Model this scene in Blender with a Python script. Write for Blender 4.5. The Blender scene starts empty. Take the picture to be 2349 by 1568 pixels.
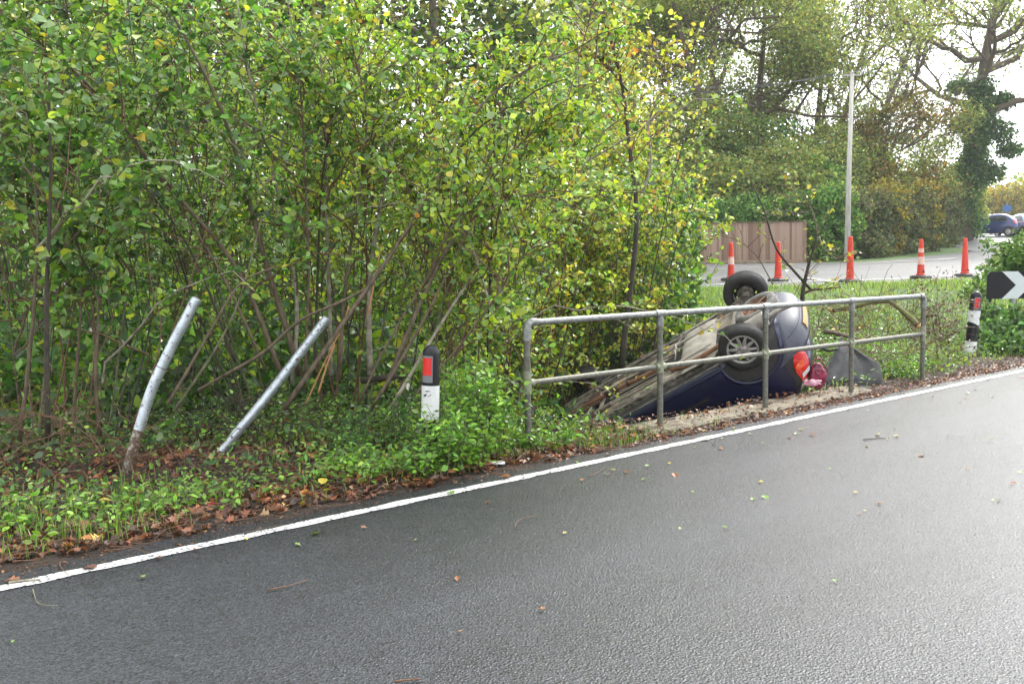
import bpy, bmesh, math, random
import numpy as np
from mathutils import Vector, Matrix, Euler, Quaternion

SC = bpy.context.scene
COL = SC.collection
rad = math.radians
rng = np.random.default_rng(11)
random.seed(5)

# ------------------------------------------------------------------ camera
FP, PCX, PCY = 2256.0, 1174.5, 784.0          # focal length and centre, in units of a 2349 px wide picture
TH, RO = rad(4.71), rad(1.0)
CAMP = np.array([0.0, 0.0, 1.6])
cd = bpy.data.cameras.new('camera'); cam = bpy.data.objects.new('camera', cd); COL.objects.link(cam)
cd.sensor_width = 36.0; cd.lens = FP / 2349.0 * 36.0; cd.clip_start = 0.1; cd.clip_end = 2000
cd.dof.use_dof = False
_F = Vector((0, math.cos(TH), -math.sin(TH))); _U0 = Vector((0, math.sin(TH), math.cos(TH))); _R0 = Vector((1, 0, 0))
_R = _R0 * math.cos(RO) - _U0 * math.sin(RO); _U = _R0 * math.sin(RO) + _U0 * math.cos(RO)
cam.matrix_world = Matrix(((_R.x, _U.x, -_F.x, 0), (_R.y, _U.y, -_F.y, 0), (_R.z, _U.z, -_F.z, 1.6), (0, 0, 0, 1)))
SC.camera = cam

# ------------------------------------------------------------------ world, sun, exposure
SUN_EL, SUN_AZ = rad(42), rad(38)             # azimuth measured clockwise from +Y (the viewing direction)
wd = bpy.data.worlds.new('World'); SC.world = wd; wd.use_nodes = True
nt = wd.node_tree; nt.nodes.clear()
wo = nt.nodes.new('ShaderNodeOutputWorld'); wb = nt.nodes.new('ShaderNodeBackground')
sk = nt.nodes.new('ShaderNodeTexSky'); sk.sky_type = 'NISHITA'; sk.sun_disc = False
sk.sun_elevation = SUN_EL; sk.sun_rotation = SUN_AZ; sk.dust_density = 2.0
mx = nt.nodes.new('ShaderNodeMix'); mx.data_type = 'RGBA'
tc = nt.nodes.new('ShaderNodeTexCoord'); nz = nt.nodes.new('ShaderNodeTexNoise')
nz.inputs['Scale'].default_value = 2.2; nz.inputs['Detail'].default_value = 5
rp = nt.nodes.new('ShaderNodeValToRGB')
rp.color_ramp.elements[0].position = 0.3; rp.color_ramp.elements[0].color = (9.5, 9.9, 10.6, 1)
rp.color_ramp.elements[1].position = 0.7; rp.color_ramp.elements[1].color = (13.5, 13.6, 13.8, 1)
nt.links.new(tc.outputs['Generated'], nz.inputs['Vector']); nt.links.new(nz.outputs['Fac'], rp.inputs['Fac'])
mx.inputs['Factor'].default_value = 0.88
_sdv = (math.sin(SUN_AZ) * math.cos(SUN_EL), math.cos(SUN_AZ) * math.cos(SUN_EL), math.sin(SUN_EL))
dt = nt.nodes.new('ShaderNodeVectorMath'); dt.operation = 'DOT_PRODUCT'; dt.inputs[1].default_value = _sdv
nv = nt.nodes.new('ShaderNodeVectorMath'); nv.operation = 'NORMALIZE'
nt.links.new(tc.outputs['Generated'], nv.inputs[0]); nt.links.new(nv.outputs[0], dt.inputs[0])
gl = nt.nodes.new('ShaderNodeMapRange'); gl.inputs['From Min'].default_value = 0.2; gl.inputs['From Max'].default_value = 1.0; gl.inputs['To Min'].default_value = 0.8; gl.inputs['To Max'].default_value = 1.55
gl.interpolation_type = 'SMOOTHSTEP'; nt.links.new(dt.outputs['Value'], gl.inputs['Value'])
nt.links.new(sk.outputs['Color'], mx.inputs['A']); nt.links.new(rp.outputs['Color'], mx.inputs['B'])
sc_ = nt.nodes.new('ShaderNodeVectorMath'); sc_.operation = 'SCALE'
nt.links.new(mx.outputs['Result'], sc_.inputs[0]); nt.links.new(gl.outputs[0], sc_.inputs['Scale'])
nt.links.new(sc_.outputs[0], wb.inputs['Color']); wb.inputs['Strength'].default_value = 0.10
nt.links.new(wb.outputs[0], wo.inputs[0])
sl = bpy.data.lights.new('sun', 'SUN'); sun = bpy.data.objects.new('sun', sl); COL.objects.link(sun)
sl.energy = 1.5; sl.angle = rad(10); sl.color = (1.0, 0.95, 0.86)
_sd = Vector((math.sin(SUN_AZ) * math.cos(SUN_EL), math.cos(SUN_AZ) * math.cos(SUN_EL), math.sin(SUN_EL)))
sun.rotation_euler = _sd.to_track_quat('Z', 'Y').to_euler(); sun.location = (20, 20, 30)
SC.view_settings.view_transform = 'Standard'; SC.view_settings.look = 'None'
SC.view_settings.gamma = 1; SC.view_settings.use_curve_mapping = False
SC.view_settings.exposure = 1.2
SC.cycles.max_bounces = 8; SC.cycles.transparent_max_bounces = 6

# ------------------------------------------------------------------ helpers
def ray(x, y):
    u = (x - PCX) / FP; v = -(y - PCY) / FP; c, s = math.cos(RO), math.sin(RO)
    u2 = u * c + v * s; v2 = v * c - u * s
    return np.array([u2, math.cos(TH) + v2 * math.sin(TH), -math.sin(TH) + v2 * math.cos(TH)])
def at(x, y, d):                               # the point seen at (x, y) of the photograph, d metres ahead
    r = ray(x, y); return CAMP + r * (d / r[1])
def Z3(x, y, d): return at((1900 + x / 2.5644) * .83416, (560 + y / 2.5644) * .83416, d)

O2 = np.array([0.06, 7.18]); T2 = np.array([0.7506, 0.6607]); N2 = np.array([-0.6607, 0.7506])
def W(t, s, z=None):                           # road frame: t along the edge line, s away from the road
    p = O2 + T2 * t + N2 * s
    return np.array([p[0], p[1], H(p[0], p[1]) if z is None else z])
def ts(x, y):
    dx, dy = x - O2[0], y - O2[1]
    return dx * T2[0] + dy * T2[1], dx * N2[0] + dy * N2[1]
def sm(x, a, b):
    v = np.clip((x - a) / (b - a), 0, 1); return v * v * (3 - 2 * v)
_hy = np.array([-400, 12.5, 15, 18, 20.5, 24, 40, 70, 110, 900.]); _hz = np.array([0, 0, .25, .72, .95, 1.03, 1.32, 2.75, 4.2, 5.])
def H(x, y, bump=True):
    x = np.asarray(x, float); y = np.asarray(y, float)
    t, s = ts(x, y)
    h = np.interp(y, _hy, _hz) * sm(s, 0.9, 4.2)
    ditch = sm(t, 1.5, 2.6) * (1 - sm(t, 5.9, 7.4)) * sm(s, .86, 2.0) * (1 - sm(s, 7, 12))
    h = h * (1 - ditch) - 1.35 * ditch
    mud = np.exp(-(((t + 1.7) / 1.0) ** 2 + ((s - 2.15) / .55) ** 2))
    h = h + .06 * mud
    if bump:
        b = .035 * np.sin(x * 2.1 + 1.3 * np.sin(y * 1.7)) * np.cos(y * 2.6 + np.sin(x)) + .02 * np.sin(x * 6.3 + y * 4.1) * np.sin(y * 5.7 - x * 3.3)
        h = h + b * sm(s, .45, 1.2) * (1 - sm(y, 18.5, 20)) + .02 * sm(s, .3, .7)
    return h if h.ndim else float(h)

def tag(o, label=None, cat=None, group=None, kind=None):
    if label: o['label'] = label
    if cat: o['category'] = cat
    if group: o['group'] = group
    if kind: o['kind'] = kind
    return o
def empty(name, loc=(0, 0, 0), rz=0, **k):
    o = bpy.data.objects.new(name, None); COL.objects.link(o); o.location = loc; o.rotation_euler = (0, 0, rz)
    o.empty_display_size = .1
    return tag(o, **k)

class MB:
    """collects tubes, boxes, quads; build() links them as ONE mesh object"""
    def __init__(s): s.v = []; s.f = []; s.c = []; s.n = 0; s.mi = []; s.m = 0
    def add(s, v, f, col=None):
        v = [tuple(map(float, p)) for p in v]; n = s.n
        s.v += v; s.f += [tuple(i + n for i in q) for q in f]; s.n += len(v); s.mi += [s.m] * len(f)
        if col is not None: s.c += [col] * len(v)
        return s
    def box(s, c, d, R=None, bev=0):
        hx, hy, hz = d[0] / 2, d[1] / 2, d[2] / 2
        if bev:
            vs = []
            b = min(bev, hx * .9, hy * .9, hz * .9)
            for sx in (-1, 1):
                for sy in (-1, 1):
                    for sz in (-1, 1):
                        vs += [(sx * (hx - b), sy * (hy - b), sz * hz), (sx * (hx - b), sy * hy, sz * (hz - b)), (sx * hx, sy * (hy - b), sz * (hz - b))]
            bm = bmesh.new(); [bm.verts.new(v) for v in vs]; bmesh.ops.convex_hull(bm, input=bm.verts)
            bm.verts.index_update(); vs = [tuple(v.co) for v in bm.verts]; fs = [tuple(v.index for v in f.verts) for f in bm.faces]; bm.free()
        else:
            vs = [(x, y, z) for x in (-hx, hx) for y in (-hy, hy) for z in (-hz, hz)]
            fs = [(0, 1, 3, 2), (4, 6, 7, 5), (0, 4, 5, 1), (2, 3, 7, 6), (0, 2, 6, 4), (1, 5, 7, 3)]
        c = Vector(c)
        vs = [((R @ Vector(v)) if R is not None else Vector(v)) + c for v in vs]
        return s.add(vs, fs)
    def tube(s, pts, r, n=8, caps=True, col=None):
        P = np.asarray(pts, float); m = len(P); r = np.broadcast_to(np.asarray(r, float), (m,))
        T = np.gradient(P, axis=0); T /= np.linalg.norm(T, axis=1)[:, None] + 1e-9
        a = np.array([0, 0, 1.]) if abs(T[0][2]) < .8 else np.array([1., 0, 0])
        U = np.cross(T, a)
        for i in range(m):
            if i: U[i] = U[i - 1] - T[i] * (U[i - 1] @ T[i])
            U[i] /= np.linalg.norm(U[i]) + 1e-9
        V = np.cross(T, U)
        A = np.arange(n) * 2 * math.pi / n
        R = P[:, None] + r[:, None, None] * (np.cos(A)[None, :, None] * U[:, None] + np.sin(A)[None, :, None] * V[:, None])
        v = R.reshape(-1, 3).tolist()
        f = [(i * n + j, i * n + (j + 1) % n, (i + 1) * n + (j + 1) % n, (i + 1) * n + j) for i in range(m - 1) for j in range(n)]
        if caps: f += [tuple(range(n))[::-1], tuple((m - 1) * n + j for j in range(n))]
        return s.add(v, f, col)
    def lathe(s, prof, n=24, axis='Z', c=(0, 0, 0), R=None, close=False):
        vs = []; c = Vector(c)
        for (r, h) in prof:
            for j in range(n):
                a = 2 * math.pi * j / n
                p = Vector((r * math.cos(a), r * math.sin(a), h)) if axis == 'Z' else Vector((r * math.cos(a), h, r * math.sin(a)))
                vs.append(((R @ p) if R is not None else p) + c)
        m = len(prof)
        f = [(i * n + j, i * n + (j + 1) % n, (i + 1) * n + (j + 1) % n, (i + 1) * n + j) for i in range(m - 1) for j in range(n)]
        if close: f += [((m - 1) * n + j, (m - 1) * n + (j + 1) % n, (j + 1) % n, j) for j in range(n)]
        return s.add(vs, f)
    def grid(s, P):                            # P[i][j] -> points
        a, b = len(P), len(P[0]); v = [p for row in P for p in row]
        return s.add(v, [(i * b + j, i * b + j + 1, (i + 1) * b + j + 1, (i + 1) * b + j) for i in range(a - 1) for j in range(b - 1)])
    def build(s, name, mat, parent=None, smooth=False, ang=None, **k):
        me = bpy.data.meshes.new(name); me.from_pydata(s.v, [], s.f); me.validate(); me.update()
        for m in (mat if isinstance(mat, (list, tuple)) else [mat]): me.materials.append(m)
        if isinstance(mat, (list, tuple)) and len(s.mi) == len(me.polygons): me.polygons.foreach_set('material_index', s.mi)
        if s.c and len(s.c) == len(me.vertices):
            at_ = me.color_attributes.new('col', 'FLOAT_COLOR', 'POINT'); at_.data.foreach_set('color', np.array([tuple(c) + (1,) for c in s.c], np.float32).ravel())
        bm = bmesh.new(); bm.from_mesh(me); bmesh.ops.recalc_face_normals(bm, faces=bm.faces)
        bm.to_mesh(me); bm.free()
        if smooth:
            me.polygons.foreach_set('use_smooth', [True] * len(me.polygons))
            if ang:
                me.set_sharp_from_angle(angle=rad(ang))
        o = bpy.data.objects.new(name, me); COL.objects.link(o)
        if parent is not None: o.parent = parent
        return tag(o, **k)

def raw_mesh(name, V, Fc, mat, cols=None, parent=None, smooth=False, **k):
    """fast mesh from arrays: V (n,3), Fc (m,k) faces of equal size"""
    me = bpy.data.meshes.new(name); V = np.ascontiguousarray(V, np.float32); Fc = np.ascontiguousarray(Fc, np.int32)
    me.vertices.add(len(V)); me.vertices.foreach_set('co', V.ravel())
    m, kk = Fc.shape
    me.loops.add(m * kk); me.loops.foreach_set('vertex_index', Fc.ravel())
    me.polygons.add(m); me.polygons.foreach_set('loop_start', np.arange(0, m * kk, kk, dtype=np.int32))
    if smooth: me.polygons.foreach_set('use_smooth', np.ones(m, bool))
    me.update(calc_edges=True); me.validate()
    if cols is not None:
        a = me.color_attributes.new('col', 'FLOAT_COLOR', 'POINT')
        a.data.foreach_set('color', np.c_[cols, np.ones(len(cols))].astype(np.float32).ravel())
    me.materials.append(mat)
    o = bpy.data.objects.new(name, me); COL.objects.link(o)
    if parent is not None: o.parent = parent
    return tag(o, **k)

# ------------------------------------------------------------------ materials
def mat(name, col=(.5, .5, .5), rough=.5, metal=0., spec=.5, coat=0., nscale=0, namt=.25, bump=0., bscale=None, col2=None, attr=False, trans=0., emis=None, croughn=.1, stretch=None):
    m = bpy.data.materials.new(name); m.use_nodes = True; t = m.node_tree; b = t.nodes['Principled BSDF']; out = t.nodes['Material Output']
    b.inputs['Base Color'].default_value = (*col, 1); b.inputs['Roughness'].default_value = rough; b.inputs['Metallic'].default_value = metal
    b.inputs['Specular IOR Level'].default_value = spec; b.inputs['Coat Weight'].default_value = coat; b.inputs['Coat Roughness'].default_value = croughn
    L = t.links.new
    co = t.nodes.new('ShaderNodeTexCoord'); vec = co.outputs['Object']
    if stretch:
        mp = t.nodes.new('ShaderNodeMapping'); mp.inputs['Scale'].default_value = stretch; L(vec, mp.inputs['Vector']); vec = mp.outputs['Vector']
    src = None
    if attr:
        a = t.nodes.new('ShaderNodeAttribute'); a.attribute_name = 'col'; src = a.outputs['Color']
    if nscale:
        n = t.nodes.new('ShaderNodeTexNoise'); n.inputs['Scale'].default_value = nscale; n.inputs['Detail'].default_value = 6; n.inputs['Roughness'].default_value = .65
        L(vec, n.inputs['Vector'])
        r = t.nodes.new('ShaderNodeMapRange'); r.inputs['From Min'].default_value = .35; r.inputs['From Max'].default_value = .65; L(n.outputs['Fac'], r.inputs['Value'])
        x = t.nodes.new('ShaderNodeMix'); x.data_type = 'RGBA'; L(r.outputs[0], x.inputs['Factor'])
        c2 = col2 if col2 else tuple(c * (1 - namt) for c in col); c1 = col if col2 else tuple(c * (1 + namt) for c in col)
        x.inputs['A'].default_value = (*c2, 1); x.inputs['B'].default_value = (*c1, 1); 
        src2 = x.outputs['Result']
        if attr:
            y = t.nodes.new('ShaderNodeMix'); y.data_type = 'RGBA'; y.blend_type = 'MULTIPLY'; y.inputs['Factor'].default_value = 1
            L(src, y.inputs['A']); L(src2, y.inputs['B']); src = y.outputs['Result']
        else: src = src2
        rr = t.nodes.new('ShaderNodeMapRange'); rr.inputs['To Min'].default_value = max(.03, rough * .75); rr.inputs['To Max'].default_value = min(1, rough * 1.25)
        L(n.outputs['Fac'], rr.inputs['Value']); L(rr.outputs[0], b.inputs['Roughness'])
    if src is not None: L(src, b.inputs['Base Color'])
    if bump:
        n2 = t.nodes.new('ShaderNodeTexNoise'); n2.inputs['Scale'].default_value = bscale or nscale or 30; n2.inputs['Detail'].default_value = 5; L(vec, n2.inputs['Vector'])
        bp = t.nodes.new('ShaderNodeBump'); bp.inputs['Strength'].default_value = bump; bp.inputs['Distance'].default_value = .01; L(n2.outputs['Fac'], bp.inputs['Height']); L(bp.outputs[0], b.inputs['Normal'])
    if trans:
        tr = t.nodes.new('ShaderNodeBsdfTranslucent'); ms = t.nodes.new('ShaderNodeMixShader'); ms.inputs[0].default_value = trans
        if src is not None:
            g = t.nodes.new('ShaderNodeMix'); g.data_type = 'RGBA'; g.blend_type = 'MULTIPLY'; g.inputs['Factor'].default_value = 1; g.inputs['B'].default_value = (1.5, 1.35, .7, 1)
            g.clamp_result = True
            L(src, g.inputs['A']); L(g.outputs['Result'], tr.inputs['Color'])
        else: tr.inputs['Color'].default_value = (*col, 1)
        L(b.outputs[0], ms.inputs[1]); L(tr.outputs[0], ms.inputs[2]); L(ms.outputs[0], out.inputs[0])
    if emis: b.inputs['Emission Color'].default_value = (*emis[:3], 1); b.inputs['Emission Strength'].default_value = emis[3]
    return m

M = {}
M['leaf'] = mat('wet_leaf', (1, 1, 1), .3, attr=True, trans=.4, spec=.55)
M['farleaf'] = mat('far_leaf', (1, 1, 1), .6, attr=True, trans=.45, spec=.3)
M['litter'] = mat('leaf_litter', (1, 1, 1), .45, attr=True, trans=.12, spec=.5)
M['bark'] = mat('bark', (.19, .14, .09), .7, nscale=25, col2=(.07, .05, .03), bump=.5, bscale=60, stretch=(1, 1, .35))
M['bark_pale'] = mat('pale_bark', (.42, .38, .30), .7, nscale=14, col2=(.14, .12, .08), bump=.4, bscale=60)
M['bark_dark'] = mat('dark_bark', (.075, .06, .042), .8, nscale=12, col2=(.03, .028, .02), bump=.6, bscale=40)
M['bark_green'] = mat('mossy_bark', (.22, .21, .12), .8, nscale=10, col2=(.07, .075, .03), bump=.6, bscale=40)
M['twig'] = mat('red_brown_twig', (.19, .095, .05), .6, nscale=30, col2=(.09, .045, .025))
M['splinter'] = mat('splintered_wood', (.62, .36, .16), .7, nscale=40, col2=(.42, .2, .08), bump=.5)
M['moss'] = mat('moss', (.14, .18, .03), .95, nscale=18, col2=(.12, .085, .05), bump=1, bscale=50)
M['galv'] = mat('galvanised_steel', (.34, .35, .34), .45, .7, nscale=30, col2=(.16, .165, .145), bump=.08, bscale=70)
M['galv_weather'] = mat('weathered_galvanised_steel', (.20, .20, .17), .5, .45, nscale=35, col2=(.09, .09, .065), bump=.2, bscale=90)
M['algae_fit'] = mat('fitting_with_algae', (.3, .32, .22), .6, .4, nscale=45, col2=(.2, .21, .14), bump=.3, bscale=90)
M['black_pl'] = mat('black_plastic', (.008, .0085, .011), .3, spec=.35, nscale=8, col2=(.014, .014, .015), bump=.1, bscale=60)
M['white_refl'] = mat('white_sheeting', (.78, .79, .8), .4, nscale=14, col2=(.62, .62, .6), bump=.1, bscale=150)
M['red_refl'] = mat('red_reflector', (.75, .015, .012), .2, coat=.8, nscale=60, col2=(.6, .01, .01), bump=.25, bscale=200)
M['grey_refl'] = mat('grey_recess', (.18, .19, .2), .4)
M['cone'] = mat('cone_orange', (.85, .07, .035), .45, nscale=9, col2=(.55, .06, .035), bump=.05, trans=.15)
M['cone_sleeve'] = mat('scuffed_cone_sleeve', (.72, .68, .6), .5, nscale=16, col2=(.75, .25, .16), bump=.1)
M['rubber'] = mat('rubber', (.022, .022, .023), .55, nscale=30, col2=(.035, .033, .032), bump=.2, bscale=120)
M['tyre'] = mat('tyre_rubber', (.018, .018, .018), .6, nscale=9, col2=(.04, .038, .036), bump=.2, bscale=90)
M['rim'] = mat('silver_wheel_trim', (.66, .66, .64), .3, .5, nscale=25, col2=(.36, .35, .33))
M['black_steel'] = mat('black_steel', (.025, .024, .023), .5, .3, nscale=20, col2=(.05, .04, .035))
M['blue'] = mat('dark_blue_paint', (.004, .006, .045), .35, .1, coat=.4, nscale=5, col2=(.006, .008, .035), croughn=.15)
M['dust_grey'] = mat('dusty_grey_bumper', (.075, .083, .115), .55, nscale=6, col2=(.045, .048, .062), bump=.05, bscale=200, coat=.15, croughn=.35)
M['under'] = mat('dusty_underseal', (.50, .44, .35), .8, nscale=6, col2=(.16, .135, .105), bump=.8, bscale=35)
M['under_d'] = mat('dark_underseal', (.22, .19, .15), .8, nscale=12, col2=(.035, .032, .028), bump=.5, bscale=60)
M['tank'] = mat('dusty_fuel_tank', (.46, .42, .35), .75, nscale=5, col2=(.28, .25, .2), bump=.3, bscale=40)
M['rust'] = mat('rusty_exhaust', (.36, .18, .10), .75, .2, nscale=14, col2=(.16, .075, .045), bump=.5, bscale=70)
M['dirty_metal'] = mat('dirty_silver_metal', (.42, .39, .34), .6, .3, nscale=15, col2=(.25, .22, .18), bump=.3)
M['arch'] = mat('wheel_arch_black', (.02, .019, .018), .75, nscale=20, col2=(.035, .03, .027), bump=.5)
M['blue_pale'] = mat('tailgate_blue_with_reflection', (.10, .12, .2), .22, .5, coat=1, nscale=3, col2=(.05, .06, .12))  # paler than the body blue: reflection put into the tailgate colour
M['dusty_tyre'] = mat('dusty_tyre', (.26, .245, .22), .8, nscale=9, col2=(.05, .048, .045), bump=.3, bscale=60)
M['rust_dark'] = mat('dark_rust', (.11, .055, .035), .8, .2, nscale=20, col2=(.05, .03, .022), bump=.6, bscale=60)
M['redlens'] = mat('red_lens', (.7, .015, .01), .12, coat=1, nscale=0)
M['orangelens'] = mat('orange_lens', (.8, .09, .01), .15, coat=1)
M['plate_y'] = mat('yellow_plate', (.55, .27, .04), .5, nscale=80, col2=(.4, .18, .03))
M['glass'] = mat('dark_glass', (.02, .025, .03), .06, spec=.8, coat=.5)
M['glass_p'] = mat('pale_glass', (.35, .42, .46), .1, spec=.8, coat=.5)
M['concrete'] = mat('sandy_concrete', (.31, .265, .185), .8, nscale=5, col2=(.13, .11, .08), bump=.6, bscale=60)
M['plasticsheet'] = mat('grey_black_plastic', (.018, .019, .021), .75, nscale=9, col2=(.035, .035, .035), bump=.25, bscale=150)
M['magenta'] = mat('magenta_fabric', (.32, .008, .06), .45, nscale=12, col2=(.12, .005, .025), coat=.3)
M['pinkwhite'] = mat('pink_white_cloth', (.8, .72, .74), .7, nscale=28, col2=(.65, .1, .25), bump=.4)
M['white_pl'] = mat('white_plastic', (.85, .85, .84), .35, nscale=30, col2=(.7, .7, .7))
M['sign_black'] = mat('sign_black', (.006, .0065, .008), .4, spec=.3)
M['sign_white'] = mat('sign_white', (.62, .66, .66), .4, nscale=6, col2=(.55, .6, .6))
M['greypost'] = mat('grey_post', (.27, .28, .3), .5, nscale=12, col2=(.2, .21, .22))
M['pole_wood'] = mat('weathered_pole', (.62, .60, .55), .8, nscale=8, col2=(.40, .38, .32), bump=.3, stretch=(3, 3, .3))
M['cable'] = mat('cable', (.10, .11, .12), .6)
M['soil'] = mat('forest_soil', (.055, .036, .02), .9, nscale=9, col2=(.025, .017, .01), bump=1, bscale=30)
M['mud'] = mat('mud', (.07, .042, .025), .6, nscale=16, col2=(.03, .019, .012), bump=1, bscale=35)
def board_mat(i, c1, c2):
    return mat('fence_board_%s' % 'abcdef'[i], c1, .85, nscale=5, col2=c2, bump=.4, bscale=25, stretch=(6, 6, .5))
BM = [board_mat(0, (.30, .195, .14), (.20, .125, .09)), board_mat(1, (.37, .26, .19), (.26, .17, .12)), board_mat(2, (.24, .15, .11), (.17, .10, .07)), board_mat(3, (.42, .31, .24), (.30, .20, .15))]

def asphalt(name, c=(.021, .023, .028), wet=.29, grain=100, var=1.):
    m = bpy.data.materials.new(name); m.use_nodes = True; t = m.node_tree; L = t.links.new; b = t.nodes['Principled BSDF']; N = t.nodes.new
    co = N('ShaderNodeTexCoord').outputs['Object']
    def noise(sc, det=4, r=.6):
        n = N('ShaderNodeTexNoise'); n.inputs['Scale'].default_value = sc; n.inputs['Detail'].default_value = det; n.inputs['Roughness'].default_value = r; L(co, n.inputs['Vector']); return n.outputs['Fac']
    def mr(v, a, b_, c_, d):
        n = N('ShaderNodeMapRange'); n.inputs['From Min'].default_value = a; n.inputs['From Max'].default_value = b_; n.inputs['To Min'].default_value = c_; n.inputs['To Max'].default_value = d; L(v, n.inputs['Value']); return n.outputs[0]
    vo = N('ShaderNodeTexVoronoi'); vo.inputs['Scale'].default_value = grain; L(co, vo.inputs['Vector'])
    fine = noise(grain * .9, 3); big = noise(.55, 5); mid = noise(6, 5)
    sep = N('ShaderNodeSeparateColor'); L(vo.outputs['Color'], sep.inputs[0])
    val = N('ShaderNodeMath'); val.operation = 'MULTIPLY'; L(mr(sep.outputs[0], 0, 1, .2, 2.1), val.inputs[0]); L(mr(big, .3, .7, .82, 1.15), val.inputs[1])
    val2 = N('ShaderNodeMath'); val2.operation = 'MULTIPLY'; L(val.outputs[0], val2.inputs[0]); L(mr(mid, .3, .7, .85, 1.15), val2.inputs[1])
    mp0 = N('ShaderNodeMapping'); mp0.inputs['Rotation'].default_value = (0, 0, -.722); L(co, mp0.inputs['Vector']); mp = N('ShaderNodeMapping'); mp.inputs['Scale'].default_value = (.10, .8, 1); L(mp0.outputs[0], mp.inputs['Vector'])
    tn = N('ShaderNodeTexNoise'); tn.inputs['Scale'].default_value = 1.0; tn.inputs['Detail'].default_value = 3; L(mp.outputs[0], tn.inputs['Vector'])
    v3 = N('ShaderNodeMath'); v3.operation = 'MULTIPLY'; L(val2.outputs[0], v3.inputs[0]); L(mr(tn.outputs['Fac'], .3, .7, .75, 1.25), v3.inputs[1]); val2 = v3
    cm = N('ShaderNodeMix'); cm.data_type = 'RGBA'; cm.blend_type = 'MULTIPLY'; cm.inputs['Factor'].default_value = 1; cm.inputs['A'].default_value = (*c, 1)
    L(val2.outputs[0], cm.inputs['B']); L(cm.outputs['Result'], b.inputs['Base Color'])
    r = N('ShaderNodeMath'); r.operation = 'ADD'; L(mr(fine, .3, .7, -.1, .14), r.inputs[0]); L(mr(tn.outputs['Fac'], .3, .7, wet - .04, wet + .07), r.inputs[1]); L(r.outputs[0], b.inputs['Roughness'])
    b.inputs['Specular IOR Level'].default_value = .6
    b1 = N('ShaderNodeBump'); b1.inputs['Strength'].default_value = .8; b1.inputs['Distance'].default_value = .0058
    hv_ = N('ShaderNodeMath'); hv_.operation = 'MULTIPLY'; hv_.inputs[1].default_value = .7; L(vo.outputs['Distance'], hv_.inputs[0]); hh = N('ShaderNodeMath'); hh.operation = 'ADD'; L(hv_.outputs[0], hh.inputs[0]); L(fine, hh.inputs[1]); L(hh.outputs[0], b1.inputs['Height']); L(b1.outputs[0], b.inputs['Normal'])
    return m
M['asphalt'] = asphalt('wet_asphalt')
M['asphalt_far'] = asphalt('side_road_asphalt', (.075, .076, .08), .45, 60)
def paint(name, wear=.42, c=(.72, .72, .70)):
    m = bpy.data.materials.new(name); m.use_nodes = True; t = m.node_tree; L = t.links.new; b = t.nodes['Principled BSDF']; N = t.nodes.new
    co = N('ShaderNodeTexCoord').outputs['Object']
    vo = N('ShaderNodeTexVoronoi'); vo.inputs['Scale'].default_value = 75; L(co, vo.inputs['Vector'])
    n = N('ShaderNodeTexNoise'); n.inputs['Scale'].default_value = 5; n.inputs['Detail'].default_value = 6; L(co, n.inputs['Vector'])
    a = N('ShaderNodeMath'); a.operation = 'ADD'; s = N('ShaderNodeSeparateColor'); L(vo.outputs['Color'], s.inputs[0]); L(s.outputs[1], a.inputs[0]); L(n.outputs['Fac'], a.inputs[1])
    r = N('ShaderNodeMapRange'); r.inputs['From Min'].default_value = wear; r.inputs['From Max'].default_value = wear + .2; L(a.outputs[0], r.inputs['Value'])
    x = N('ShaderNodeMix'); x.data_type = 'RGBA'; x.inputs['A'].default_value = (.13, .13, .13, 1); x.inputs['B'].default_value = (*c, 1); L(r.outputs[0], x.inputs['Factor']); L(x.outputs['Result'], b.inputs['Base Color'])
    b.inputs['Roughness'].default_value = .5
    bp = N('ShaderNodeBump'); bp.inputs['Strength'].default_value = .5; bp.inputs['Distance'].default_value = .004; L(vo.outputs['Distance'], bp.inputs['Height']); L(bp.outputs[0], b.inputs['Normal'])
    return m
M['line'] = paint('worn_white_paint', .62, (.66, .66, .64)); M['line_far'] = paint('faded_white_paint', .55, (.62, .62, .6))

# ------------------------------------------------------------------ leaves
def leaf_shape(kind):
    """returns verts (n,3) with x along the leaf 0..1, y across, and triangle faces"""
    if kind == 'round':
        o = [(0, 0, 0), (.22, .34, .06), (.6, .42, .09), (.86, .24, .02), (1.03, 0, -.10), (.86, -.24, .02), (.6, -.42, .09), (.22, -.34, .06)]
    elif kind == 'ovate':
        o = [(0, 0, 0), (.18, .20, .10), (.45, .33, .14), (.75, .20, .06), (1.05, .03, -.16), (.72, -.22, .02), (.42, -.30, .05), (.16, -.18, .03)]
    elif kind == 'oval':
        o = [(0, 0, 0), (.3, .22, .05), (.65, .2, .04), (1, 0, -.06), (.65, -.2, .04), (.3, -.22, .05)]
    elif kind == 'maple':
        o = [(0, 0, 0), (.12, .38, .10), (.38, .27, .03), (.5, .55, .16), (.66, .22, .02), (1, .04, -.12), (.66, -.22, .02), (.5, -.55, .16), (.38, -.27, .03), (.12, -.38, .10)]
    elif kind == 'quad':
        o = [(0, 0, 0), (.5, .38, .08), (1, 0, -.08), (.5, -.38, .08)]
        return np.array(o), np.array([(0, 1, 2), (0, 2, 3)])
    v = np.array(o + [(.48, 0, -.04)]); n = len(o)
    return v, np.array([(n, i, (i + 1) % n) for i in range(n)])
SH = {k: leaf_shape(k) for k in ('round', 'ovate', 'oval', 'maple', 'quad')}

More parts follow.
